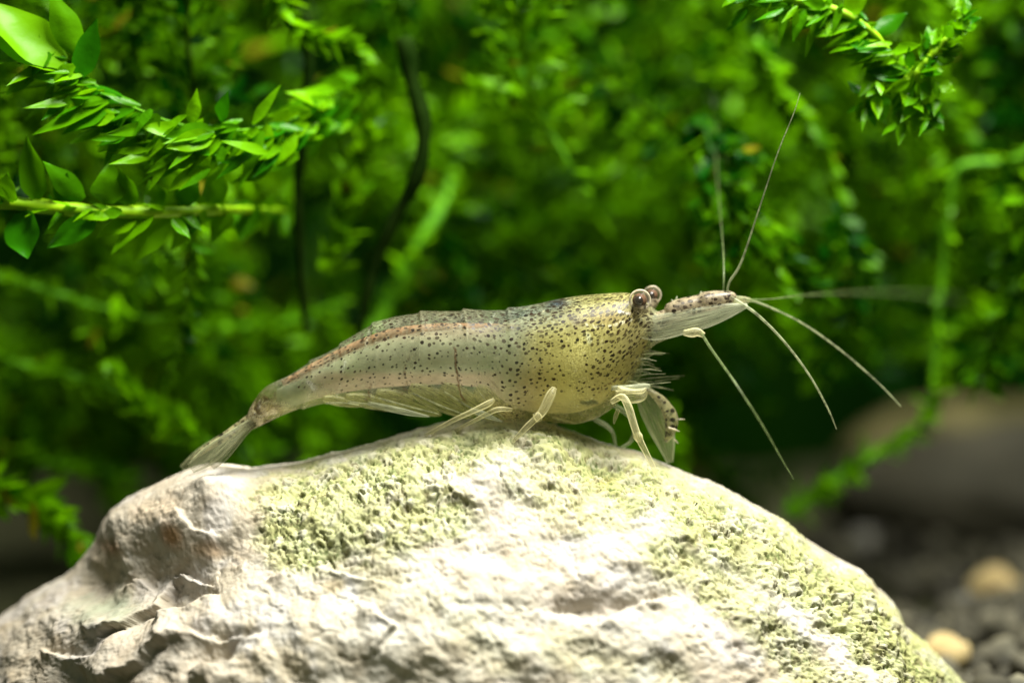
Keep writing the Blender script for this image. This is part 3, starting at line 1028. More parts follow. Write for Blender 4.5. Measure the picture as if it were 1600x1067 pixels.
leg([(890, 640, 1.5, 4), (880, 652, 1.9, 5), (868, 660, 1.6, 4)], (858, 672))
leg([(800, 640, -1.7, 4), (776, 640, -2.0, 6), (745, 655, -1.5, 4.5)], (712, 672))
leg([(900, 640, 1.4, 4), (930, 655, 1.7, 5), (955, 672, 1.5, 4)], (962, 696), mat=M_CLAW)

# claw legs held forward
cl = limb("claw_leg", [(985, 604, 0.2, 6, 5), (1003, 612, 0.3, 14, 8), (1020, 638, 0.4, 21, 9), (1033, 668, 0.5, 20, 9), (1041, 694, 0.5, 14, 7), (1047, 722, 0.5, 5, 4)], M_CLAW, shrimp, 34, 16)
sp = limb("claw_leg", [(1004, 607, 0.0, 3, 3), (1022, 616, -0.1, 6, 5), (1038, 632, -0.15, 9, 7), (1049, 654, -0.15, 11, 8), (1047, 676, -0.1, 8, 6), (1040, 690, 0, 3, 3)], M_LEGSP, shrimp, 30, 14)
for a in ([(1054, 656, -0.1, 1.6), (1062, 655, -0.1, 1.1), (1070, 655, -0.1, 0.4)], [(1044, 668, -0.3, 2.2), (1054, 671, -0.3, 1.6), (1062, 674, -0.3, 0.5)], [(1053, 686, 0.2, 1.6), (1057, 690, 0.2, 1.0), (1060, 693, 0.2, 0.4)]):
    limb("spine", a, M_RING, sp, 10, 8)
limb("mouth_leg", [(955, 606, -1.4, 4), (985, 605, -1.3, 4), (1005, 603, -1.1, 4.5), (1015, 603, -1.0, 3)], M_SCALE, shrimp, 24, 10)
limb("mouth_leg", [(962, 614, -1.5, 4), (985, 612, -1.5, 3.5), (1003, 611, -1.4, 3.5), (1009, 607, -1.3, 2)], M_LEG, shrimp, 24, 10)
limb("mouth_leg", [(965, 612, -1.6, 9, 8), (985, 618, -1.3, 12, 8), (1002, 618, -1.0, 9, 6), (1008, 610, -0.9, 4, 4)], M_LEG, shrimp, 24, 12)
limb("mouth_leg", [(966, 640, -1.0, 3), (962, 650, -1.0, 3.4), (959, 662, -1.0, 1)], M_LEG, shrimp, 14, 8)
limb("mouth_leg", [(945, 630, -0.3, 7, 6), (975, 600, -0.2, 12, 8), (992, 585, 0.0, 9, 6), (1000, 570, 0, 4, 3)], M_CLAW, shrimp, 24, 12)
# bristles round the mouth
br = [((985, 552), (1012, 548), (1046, 553)), ((985, 558), (1010, 553), (1040, 552)), ((988, 594), (1025, 590), (1070, 587)), ((990, 598), (1020, 596), (1062, 591)),
      ((1013, 603), (1035, 606), (1053, 610)), ((988, 572), (1005, 566), (1022, 563)), ((990, 580), (1010, 578), (1032, 575)), ((985, 566), (1000, 562), (1015, 560)), ((992, 603), (1018, 600), (1048, 597)), ((990, 588), (1008, 585), (1040, 584))]
for k in range(16):
    y0 = rng.uniform(545, 602)
    x0 = 996 - 0.35 * (y0 - 545)
    L0 = rng.uniform(18, 52)
    br.append(((x0, y0), (x0 + L0 * 0.5, y0 + rng.uniform(-4, 2)), (x0 + L0, y0 + rng.uniform(-6, 6))))
for k, b in enumerate(br):
    dz = rng.uniform(-0.9, 0.6)
    r = 1.7 if k == 4 else 1.0
    limb("bristle", [(b[0][0] - 12, b[0][1] + 2, dz * 0.6, r), (b[0][0], b[0][1], dz * 0.8, r), (b[1][0], b[1][1], dz, r * 0.8), (b[2][0], b[2][1], dz * 1.2, 0.4)], M_SETA, shrimp, 18, 6)

# antennal scales, stalks of the antennules and the long feelers
for y in (-0.75, 0.75):
    limb("antennal_scale", [(980, 516, y * 0.9, 8, 5), (1000, 513, y * 0.9, 16, 5), (1025, 512, y, 20, 5), (1060, 505, y * 1.05, 19, 4), (1100, 496, y, 17, 4), (1135, 486, y * 0.9, 12, 3), (1168, 477, y * 0.7, 3, 2)], M_SCALE, shrimp, 40, 18)
for y in (-0.38, 0.42):
    q = limb("antennule_stalk", [(1000, 508, y * 0.9, 12), (1030, 501, y, 14), (1045, 494, y, 13), (1054, 487, y, 17), (1080, 479, y, 16), (1095, 474, y, 14), (1102, 472, y, 16), (1125, 468, y, 14), (1142, 464, y, 9), (1150, 463, y, 4)], M_PED, shrimp, 60, 14)
    for (sx, sy, ex, ey) in ((1056, 469, 1058, 463), (1052, 473, 1049, 468), (1094, 460, 1096, 455)):
        limb("spine", [(sx, sy + 3, y, 2.2), ((sx + ex) / 2, (sy + ey) / 2, y, 1.6), (ex, ey, y, 0.4)], M_SCALE, q, 8, 6)
limb("antenna_base", [(1068, 520, -0.95, 4), (1080, 520, -1.0, 7), (1090, 519, -1.05, 6.5), (1100, 524, -1.1, 4)], M_LEG, shrimp, 20, 12)
limb("antenna_base", [(1120, 478, 0.8, 4), (1140, 472, 0.9, 6), (1158, 468, 1.0, 5), (1172, 469, 1.1, 3)], M_LEG, shrimp, 20, 12)
FEEL = [
    [(1136, 458, -0.35, 3.0), (1140, 440, -0.4, 3.4), (1158, 410, -0.5, 3.4), (1185, 330, -0.7, 2.4), (1215, 240, -0.9, 1.8), (1240, 178, -0.9, 1.4), (1250, 146, -0.8, 0.6)],
    [(1130, 458, 0.4, 2.8), (1131, 430, 0.7, 2.8), (1130, 390, 2.0, 2.0), (1125, 330, 5.0, 1.8), (1119, 250, 10.0, 1.6), (1117, 150, 16.0, 1.0)],
    [(1140, 463, -0.4, 4), (1160, 475, -0.6, 4), (1185, 493, -0.8, 3.6), (1222, 530, -1.0, 3.0), (1262, 582, -1.1, 2.6), (1292, 635, -1.1, 2.2), (1307, 670, -1.0, 1.2)],
    [(1140, 462, 0.4, 3.4), (1170, 468, 0.8, 3.0), (1205, 481, 1.1, 2.4), (1255, 506, 1.4, 2.2), (1312, 546, 1.4, 2.0), (1370, 596, 1.3, 1.8), (1408, 635, 1.2, 1.0)],
    [(1166, 469, 1.1, 3.4), (1205, 467, -2.0, 3.0), (1260, 461, -7.0, 2.8), (1340, 457, -13.0, 2.6), (1420, 458, -18.0, 2.2), (1500, 466, -22.0, 1.5)],
    [(1096, 521, -1.1, 4.4), (1112, 546, -2.0, 3.8), (1150, 600, -4.0, 3.0), (1190, 662, -4.6, 2.4), (1222, 718, -4.0, 1.8), (1240, 748, -4.0, 1.0)],
]
for fk, pts in enumerate(FEEL):
    limb("antenna", [(a, b, c, d * 0.6) for a, b, c, d in pts], M_ANTG if fk in (1, 4, 5) else M_ANT, shrimp, 64, 8)


# eyes
def sphere(c, r, sq=(1, 1, 1), nu=28, nv=18):
    u = np.linspace(0, 2 * math.pi, nu, endpoint=False)
    v = np.linspace(0, math.pi, nv)
    Vs = np.array([[c[0] + sq[0] * r * math.sin(b) * math.cos(a), c[1] + sq[1] * r * math.sin(b) * math.sin(a), c[2] + sq[2] * r * math.cos(b)] for b in v for a in u])
    Fs = [(i * nu + j, i * nu + (j + 1) % nu, (i + 1) * nu + (j + 1) % nu, (i + 1) * nu + j) for i in range(nv - 1) for j in range(nu)]
    return Vs, Fs


def torus(c, R, r, nu=40, nv=10):
    Vs = [(c[0] + (R + r * math.cos(b)) * math.cos(a), c[1] + r * math.sin(b), c[2] + (R + r * math.cos(b)) * math.sin(a))
          for a in np.linspace(0, 2 * math.pi, nu, endpoint=False) for b in np.linspace(0, 2 * math.pi, nv, endpoint=False)]
    Fs = [(i * nv + j, ((i + 1) % nu) * nv + j, ((i + 1) % nu) * nv + (j + 1) % nv, i * nv + (j + 1) % nv) for i in range(nu) for j in range(nv)]
    return np.array(Vs), Fs


for (ex, ey, yd, r, sg) in ((1000, 469, -1.35, 16, -1), (1019, 461, 0.9, 14, 1)):
    c = P(ex, ey, yd)
    R = r / PXMM
    Vs, Fs = sphere(c, R)
    eye = mesh_obj("eye", Vs, Fs, M_CORN, shrimp)
    Vs, Fs = sphere(c + np.array([-0.02, -0.02, -0.01]), R * 0.70)
    ret = mesh_obj("retina", Vs, Fs, M_RET, eye)
    Vs, Fs = sphere(c + np.array([-0.05, -0.40 * R, 0.0]), R * 0.46)
    mesh_obj("pupil", Vs, Fs, M_PUP, eye)
    Vs, Fs = torus(c, R * 0.97, R * 0.095)
    mesh_obj("rim", Vs, Fs, M_RING, eye)
    limb("eye_stalk", [(ex - 14, ey + 26, yd * 0.45, 8), (ex - 5, ey + 17, yd * 0.8, 10), (ex - 1, ey + 9, yd * 0.98, 11), (ex, ey + 3, yd, 8)], M_PED, shrimp, 20, 14)

# ------------------------------------------------------------------ moss
def leaf_grid(nl=9, nw=5, fold=0.18, curl=0.12, sharp=1.0, twist=0.0):
    """one pointed moss leaf: base at the origin, tip at x = 1, half width 1 (scaled later), z = up"""
    t = np.linspace(0, 1, nl)
    w = np.clip(np.sin(math.pi * np.clip(t, 0, 1) ** 0.72), 0, 1) ** 0.9 * (1 - 0.45 * sharp * t ** 2) * 1.12
    w = np.where(t > 0.8, np.minimum(w, 0.42 * (1 - t) / 0.2 + 0.03), w)
    w[0] = 0.34
    s = np.linspace(-1, 1, nw)
    Vv = []
    for i in range(nl):
        for j in range(nw):
            yv = s[j] * w[i] * (1 + 0.05 * math.sin(13 * t[i] + 3 * s[j] + 9 * fold)) + 0.12 * curl * math.sin(5 * t[i])
            zv = fold * (abs(s[j]) ** 1.5) * w[i] + curl * math.sin(math.pi * t[i]) - curl * 0.8 * t[i] ** 2 + twist * s[j] * w[i] * t[i]
            zv += 0.09 * math.sin(6 * t[i] + 2.2 * s[j] + 20 * curl) * abs(s[j]) + 0.02 * math.sin(14 * t[i] - 3 * s[j])
            Vv.append((t[i], yv, zv))
    Ff = [(i * nw + j, (i + 1) * nw + j, (i + 1) * nw + j + 1, i * nw + j + 1) for i in range(nl - 1) for j in range(nw - 1)]
    return np.array(Vv), Ff


LEAVES = [leaf_grid(16, 7, f, c, s, tw) for f, c, s, tw in ((0.18, 0.10, 1.0, 0.1), (0.35, -0.08, 0.6, -0.3), (0.10, 0.18, 1.2, 0.4), (-0.22, 0.06, 0.8, 0.2))]
LEAF_LO = [leaf_grid(5, 3, f, c, s, tw) for f, c, s, tw in ((0.18, 0.10, 1.0, 0.1), (0.35, -0.08, 0.6, -0.3), (-0.22, 0.12, 0.8, 0.4))]
LEAF_ME = {}


def leaf_mesh(kind, asp):
    """shared mesh data, 1 mm long, for a leaf of a given width : length"""
    key = (kind, round(asp, 1))
    if key not in LEAF_ME:
        Vv, Ff = LEAVES[kind]
        me = bpy.data.meshes.new("leaf")
        me.from_pydata((Vv * np.array([1, key[1], key[1]]) * MM).tolist(), [], Ff)
        me.polygons.foreach_set("use_smooth", np.ones(len(me.polygons), bool))
        me.update()
        me.materials.append(M_LEAF)
        LEAF_ME[key] = me
    return LEAF_ME[key]


def frame_from(dirv, normal):
    x = dirv / (np.linalg.norm(dirv) + 1e-12)
    z = normal - x * (normal @ x)
    if np.linalg.norm(z) < 1e-3:
        z = np.array([0.3, 0.2, 1.0]) - x * (np.array([0.3, 0.2, 1.0]) @ x)
    z /= np.linalg.norm(z)
    y = np.cross(z, x)
    return np.stack([x, y, z], 1)


def add_leaf(parent, base, tip, half_w, normal, kind=None):
    import mathutils
    d = np.asarray(tip) - np.asarray(base)
    L = np.linalg.norm(d)
    k = random.randrange(len(LEAVES)) if kind is None else kind
    o = bpy.data.objects.new("leaf", leaf_mesh(k, half_w / L))
    col.objects.link(o)
    R = frame_from(d, np.asarray(normal, float))
    o0 = np.array(ORIG[parent.name])
    M = mathutils.Matrix(((*(R[0] * L), (base[0] - o0[0]) * MM), (*(R[1] * L), (base[1] - o0[1]) * MM), (*(R[2] * L), (base[2] - o0[2]) * MM), (0, 0, 0, 1)))
    o.parent = parent
    o.matrix_local = M
    return o


LEAF_DARK = np.array([0.003, 0.05, 0.001])
LEAF_LIGHT = np.array([0.135, 0.37, 0.001])


class LeafMass:
    def __init__(self):
        self.V, self.F, self.C, self.n = [], [], [], 0

    def leaf(self, base, dirv, half_w, normal, tone):
        L = np.linalg.norm(dirv)
        Vv, Ff = LEAF_LO[random.randrange(len(LEAF_LO))]
        R = frame_from(np.asarray(dirv, float), np.asarray(normal, float))
        W = (Vv * np.array([L, half_w, half_w])) @ R.T + base
        self.V.append(W)
        self.F.extend([tuple(i + self.n for i in f) for f in Ff])
        self.C.append(np.tile(tone, (len(W), 1)))
        self.n += len(W)

    def tube(self, path, r0, r1, tone, nseg=5):
        Vv, Ff, _ = sweep(path, np.linspace(r0, r1, len(path)), np.linspace(r0, r1, len(path)), nseg)
        self.V.append(Vv)
        self.F.extend([tuple(i + self.n for i in f) for f in Ff])
        self.C.append(np.tile(tone, (len(Vv), 1)))
        self.n += len(Vv)

    def build(self, name, mat, parent=None):
        return mesh_obj(name, np.concatenate(self.V), self.F, mat, parent, colors=np.concatenate(self.C))


def tone_rand(bias=0.5, warm=0.06):
    f = np.clip(np.random.RandomState(random.randrange(1 << 30)).normal(bias, 0.25), 0, 1)
    t = LEAF_DARK * (1 - f) + LEAF_LIGHT * f
    if random.random() < warm:
        t = np.array([0.24, 0.22, 0.01]) * random.uniform(0.5, 1.0)
    return t


def leaves_along(mass, path, spacing, length, asp, angle=0.9, spread=0.35, bias=0.5, rows=2, warm=0.05):
    path = np.asarray(path)
    seg = np.linalg.norm(np.diff(path, axis=0), axis=1)
    cum = np.concatenate([[0], np.cumsum(seg)])
    s = 0.0
    k = 0
    spin = random.uniform(0, 6.28)
    while s < cum[-1]:
        i = min(int(np.searchsorted(cum, s, side='right')) - 1, len(seg) - 1)
        f = (s - cum[i]) / (seg[i] + 1e-9)
        b = path[i] * (1 - f) + path[i + 1] * f
        t = (path[i + 1] - path[i]) / (seg[i] + 1e-9)
        e1 = np.cross(t, np.array([0.1, 1.0, 0.2]))
        e1 /= np.linalg.norm(e1) + 1e-9
        e2 = np.cross(t, e1)
        if rows == 2:
            a = (0 if k % 2 else math.pi) + random.gauss(0, 0.55)
        else:
            a = spin + k * 2.4
        lat = e1 * math.cos(a) + e2 * math.sin(a)
        an = angle + random.gauss(0, spread)
        d = t * math.cos(an) + lat * math.sin(an)
        L = length * random.uniform(0.65, 1.15) * (1 - 0.45 * (s / cum[-1]) ** 3)
        nrm = np.cross(d, e2 * math.cos(a) - e1 * math.sin(a)) + np.array([random.gauss(0, .35), random.gauss(0, .35), random.gauss(0, .35)])
        mass.leaf(b, d * L, L * asp * random.uniform(0.8, 1.2), nrm, tone_rand(bias, warm))
        s += spacing * random.uniform(0.7, 1.3)
        k += 1


def px_curve(pts, n):
    a = np.array([[p[0] / PXMM, p[1] / PXMM, p[2]] for p in pts], float)
    s = smooth_path(a, n)
    return P(s[:, 0] * PXMM, s[:, 1] * PXMM, s[:, 2])


# --- sprigs close behind the shrimp, whose single leaves can be told apart
def near_sprig(label, stem, stem_r, leaves, mat=M_STEM, fill=0, fill_dir=200, fill_spread=30, fill_len=1.0, fill_drop=0.0, stem_back=0.0):
    path = px_curve(stem, 40)
    t = thing("moss_sprig", tuple(path[0]), label, "moss", "moss sprigs")
    nn = len(path)
    wob = 1 + 0.12 * np.sin(np.linspace(0, 40, nn)) + 0.08 * np.sin(np.linspace(0, 93, nn))
    r = stem_r * (1 - 0.96 * np.linspace(0, 1, nn) ** 1.8) / PXMM * wob
    Vv, Ff, uv = sweep(path, r, r, 10)
    mesh_obj("stem", Vv + np.array([0, stem_back, 0]), Ff, mat, t)
    for lf in leaves:
        bx, by, tx, ty, w = lf[:5]
        yb = float(np.interp(bx, sorted(p[0] for p in stem), [p[2] for p in sorted(stem, key=lambda q: q[0])])) + random.uniform(-0.3, 0.1)
        ye = yb + random.uniform(-1.0, 0.8)
        nrm = np.array([random.gauss(0, .35), -1.0, lf[5] if len(lf) > 5 else random.gauss(0.45, 0.4)])
        add_leaf(t, P(bx, by, yb), P(tx, ty, ye), w / PXMM * 0.55, nrm)
    for k in range(fill):
        f = random.random()
        b = path[int(f * (nn - 1))] + np.array([random.gauss(0, .2), random.uniform(-0.6, 0.3), random.gauss(0, 0.12) + (random.uniform(fill_drop, 0.4) if fill_drop else 0.0)])
        an = math.radians(random.gauss(fill_dir, fill_spread))
        L = random.uniform(0.7, 1.5) * fill_len
        add_leaf(t, b, b + L * np.array([math.cos(an), random.gauss(0, .35), math.sin(an)]), L * random.uniform(0.10, 0.21), np.array([random.gauss(0, .4), -1, random.gauss(0.6, 0.5)]))
    return t


Y1 = 1.6
lvA = [(100, 100, -60, -10, 62, 0.9), (95, 110, -20, 60, 40, 1.2), (122, 85, 76, -20, 36, 0.1), (125, 120, 152, 28, 30, 0.0), (130, 118, -2, 146, 30, 1.3), (150, 130, 40, 120, 22, 0.8),
       (170, 160, 50, 212, 28, 1.2), (210, 172, 118, 205, 26, 1.0), (225, 185, 150, 208, 22, 0.9), (250, 190, 165, 238, 24, 1.2), (285, 200, 190, 250, 22, 1.0),
       (300, 212, 205, 225, 20, 1.3), (325, 215, 258, 270, 22, 1.0), (345, 220, 290, 272, 22, 1.1), (365, 205, 300, 262, 20, 0.9), (385, 212, 330, 290, 22, 0.7), (300, 195, 308, 138, 20, 0.0), (345, 190, 356, 140, 26, 0.0),
       (190, 150, 120, 128, 18, 0.9), (220, 165, 150, 142, 16, 0.9), (395, 195, 440, 130, 18, 0.1), (410, 205, 372, 300, 24, 0.5), (420, 195, 400, 260, 22, 0.6), (330, 215, 225, 262, 18, 1.2), (275, 205, 180, 222, 18, 1.3)]
near_sprig("leafy moss sprig with pointed glinting leaves above the bright stem", [(60, 70, Y1), (105, 105, Y1), (180, 155, Y1), (260, 190, Y1 + .2), (340, 205, Y1 + .5), (430, 195, Y1 + 1.5), (500, 165, Y1 + 4), (570, 120, Y1 + 8)], 2.5, lvA, fill=215, fill_dir=207, fill_spread=22, fill_len=1.5, fill_drop=-1.7, mat=M_STEMF, stem_back=0.6)
lvB = [(58, 312, 42, 210, 44, 0.0), (130, 312, 66, 252, 38, 0.1), (168, 318, 172, 250, 46, 0.0), (205, 320, 188, 262, 36, 0.0), (250, 325, 232, 280, 30, 0.1), (288, 322, 302, 262, 36, 0.1), (330, 318, 345, 262, 32, 0.1),
       (35, 332, 45, 405, 58, 0.0), (112, 336, 68, 366, 32, 0.3), (150, 338, 72, 388, 36, 0.1), (240, 325, 172, 398, 40, 0.0), (262, 338, 205, 414, 34, 0.0), (215, 336, 150, 372, 30, 0.1), (310, 332, 268, 392, 28, 0.1),
       (388, 315, 374, 378, 38, 0.0), (425, 318, 378, 376, 30, 0.2), (300, 330, 290, 372, 30, 0.4), (355, 325, 330, 380, 30, 0.1), (15, 315, 10, 270, 36, 0.1), (90, 316, 105, 270, 30, 0.1), (440, 312, 470, 270, 26, 0.2), (450, 315, 440, 372, 26, 0.1)]
near_sprig("bright yellow green moss stem with broad leaves above and below", [(-60, 306, Y1), (0, 315, Y1), (70, 323, Y1), (150, 330, Y1), (230, 332, Y1 + .4), (300, 330, Y1 + 1.2), (360, 328, Y1 + 3), (420, 328, Y1 + 7), (470, 332, Y1 + 12)], 12, lvB, fill=60, fill_dir=200, fill_spread=55, fill_len=1.0)
lvC = [(1262, 8, 1185, 36, 20, 0.9), (1300, 18, 1225, 34, 20, 1.0), (1330, 30, 1250, 44, 22, 1.0), (1355, 50, 1284, 76, 24, 0.9), (1372, 68, 1306, 86, 24, 0.9), (1390, 88, 1318, 92, 22, 1.0), (1345, 38, 1262, 60, 20, 0.9),
       (1285, 10, 1240, 52, 18, 0.7), (1240, 2, 1200, 30, 18, 0.9), (1320, 20, 1360, -10, 24, 0.6), (1365, 52, 1420, 20, 22, 0.5), (1395, 82, 1440, 70, 22, 0.6), (1310, 22, 1290, 65, 20, 0.5), (1380, 75, 1345, 110, 20, 0.6)]
Y2 = 2.8
near_sprig("drooping moss sprig with leaves hanging beneath its arched stem", [(1170, -12, Y2), (1250, 2, Y2), (1320, 22, Y2), (1368, 55, Y2), (1400, 95, Y2), (1425, 135, Y2)], 9, lvC, fill=90, fill_dir=205, fill_spread=35, fill_len=1.2, fill_drop=-0.8)
# the bright rounded shoot tip
lvD = []
for k in range(46):
    f = k / 45.0
    cx, cy = 1425 + 85 * f, 118 - 95 * f
    w = 15 + 10 * math.sin(math.pi * min(1, f * 1.05))
    a = random.uniform(-1, 1)
    bx, by = cx + a * w * 0.4, cy + a * w * 0.4
    lvD.append((bx, by, bx + 14 + a * 18 + random.gauss(0, 3), by - 15 + a * 18 + random.gauss(0, 3), random.uniform(13, 20), random.uniform(0.2, 1.2)))
near_sprig("bright rounded moss shoot tip with overlapping small leaves", [(1410, 135, Y2), (1450, 92, Y2 - .2), (1485, 55, Y2 - .3), (1508, 28, Y2 - .3)], 9, lvD)
lvE = []
for k in range(64):
    a = random.uniform(0, 6.28)
    rr = math.sqrt(random.random())
    cx, cy = 1415 + 68 * rr * math.cos(a), 150 + 48 * rr * math.sin(a)
    an = math.radians(random.gauss(105, 40))
    L = random.uniform(24, 42)
    lvE.append((cx, cy, cx + L * math.cos(an), cy + L * math.sin(an), random.uniform(11, 20), random.uniform(0.2, 1.3)))
near_sprig("dense bunched moss sprig with crowded glossy leaves", [(1425, 105, Y2 + .3), (1418, 140, Y2 + .2), (1425, 180, Y2 + .1), (1440, 215, Y2)], 9, lvE)


# --- sprigs farther back, their leaves run together
def far_sprig(label, stem, stem_r, mat=M_STEMF, leaf_len=1.4, spacing=0.35, bias=0.6, asp=0.24, angle=0.7, rows=2, bare=False):
    path = px_curve(stem, 36)
    t = thing("moss_sprig", tuple(path[0]), label, "moss", "moss sprigs")
    nn = len(path)
    zf = (path[:, 1] + DIST) / DIST
    r = np.linspace(stem_r, stem_r * 0.5, nn) / PXMM * zf * (1.0 if bare else 0.62) * (1 + 0.15 * np.sin(np.linspace(0, 31, nn)))
    Vv, Ff, _ = sweep(path, r, r, 8)
    mesh_obj("stem", Vv, Ff, mat, t)
    if not bare:
        m = LeafMass()
        leaves_along(m, path, spacing * 0.6, leaf_len, asp, angle, bias=bias, rows=rows, warm=0.02)
        leaves_along(m, path, spacing * 0.8, leaf_len * 0.7, asp, 0.45, bias=bias + 0.1, rows=3, warm=0.02)
        tag(m.build("foliage", M_LEAFS, t), None, kind="stuff")
    return t


far_sprig("moss sprig hanging straight down below the bright stem", [(292, 300, 6), (300, 360, 6.5), (298, 430, 7), (282, 520, 8), (262, 600, 9)], 7, leaf_len=1.2, bias=0.45)
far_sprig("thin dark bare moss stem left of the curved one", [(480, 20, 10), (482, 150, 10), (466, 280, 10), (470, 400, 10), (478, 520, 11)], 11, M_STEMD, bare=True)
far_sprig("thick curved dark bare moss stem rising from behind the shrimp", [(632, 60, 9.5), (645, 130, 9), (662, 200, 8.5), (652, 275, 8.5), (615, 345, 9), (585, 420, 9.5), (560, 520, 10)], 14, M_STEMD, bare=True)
far_sprig("bright green slanting stem rising from the shrimp's back", [(570, 540, 19), (618, 455, 19), (650, 385, 19), (690, 325, 20), (715, 250, 22), (725, 170, 25)], 20, M_STEMF, bias=0.85, leaf_len=1.3, spacing=0.4)
far_sprig("pale green bare stem slanting down to the right", [(790, 40, 14), (815, 115, 14), (850, 190, 14), (892, 262, 14), (925, 320, 15)], 10, leaf_len=1.2, spacing=1.0, bias=0.5)
far_sprig("kinked moss stem standing over the dark stone", [(1640, 215, 17), (1580, 252, 17), (1500, 262, 17), (1484, 320, 17), (1472, 430, 17), (1462, 540, 17), (1455, 640, 17)], 13, leaf_len=1.0, spacing=0.45, bias=0.6)
far_sprig("bright moss branch lying low beside the dark stone", [(1225, 800, 20), (1290, 760, 20), (1350, 720, 20), (1405, 690, 20), (1450, 648, 20), (1480, 560, 20)], 10, leaf_len=1.5, spacing=0.28, bias=0.75)
far_sprig("leafy moss branch reaching in beside the kinked stem", [(1640, 430, 21), (1570, 478, 21), (1520, 510, 21), (1470, 545, 22), (1420, 560, 22)], 9, leaf_len=1.7, spacing=0.25, bias=0.6)
far_sprig("soft bright moss branch level with the shrimp's back", [(-40, 425, 15), (50, 448, 15), (120, 470, 15), (200, 492, 15), (260, 500, 15)], 12, leaf_len=1.4, spacing=0.45, bias=0.65)
far_sprig("soft green moss branch above the left end of the rock", [(-40, 545, 16), (40, 572, 16), (130, 592, 16), (220, 620, 16), (290, 660, 16)], 12, leaf_len=1.5, spacing=0.35, bias=0.6)
far_sprig("star shaped moss tip beside the shrimp's tail", [(330, 690, 11), (270, 660, 11), (220, 625, 11), (180, 580, 11)], 7, leaf_len=2.0, spacing=0.22, bias=0.65, rows=3)
far_sprig("bright feathery moss frond beside the rock's left flank", [(-40, 760, 9), (30, 775, 9), (80, 805, 9), (115, 845, 9.5), (135, 890, 10)], 8, leaf_len=2.1, spacing=0.16, bias=0.85, rows=3, asp=0.22)
far_sprig("dim moss frond behind the lowest left rock edge", [(-30, 690, 20), (50, 720, 20), (120, 730, 20), (210, 745, 21)], 9, leaf_len=1.7, spacing=0.3, bias=0.3)
far_sprig("paired moss branch crossing behind the dark stem", [(290, 515, 19), (370, 512, 19), (460, 500, 19), (540, 470, 19)], 10, leaf_len=1.4, spacing=0.4, bias=0.6)
far_sprig("lit moss tuft at the water's top between the stems", [(420, -30, 8), (450, 25, 8), (490, 55, 8), (545, 70, 8.5), (570, 90, 9)], 8, leaf_len=1.6, spacing=0.2, bias=0.7, rows=3)
far_sprig("upright leafy moss frond between the two dark stems", [(520, 430, 12), (540, 340, 12), (560, 250, 12), (590, 160, 12)], 7, leaf_len=1.7, spacing=0.25, bias=0.65, rows=3)
far_sprig("broad moss frond hanging behind the upright feelers", [(1180, 60, 15), (1220, 150, 15), (1290, 240, 15), (1310, 330, 16)], 9, leaf_len=1.6, spacing=0.22, bias=0.55, rows=3)
far_sprig("moss frond spreading above the shrimp's head", [(760, 380, 22), (850, 350, 22), (950, 330, 22), (1050, 340, 22)], 9, leaf_len=1.8, spacing=0.25, bias=0.55, rows=3)


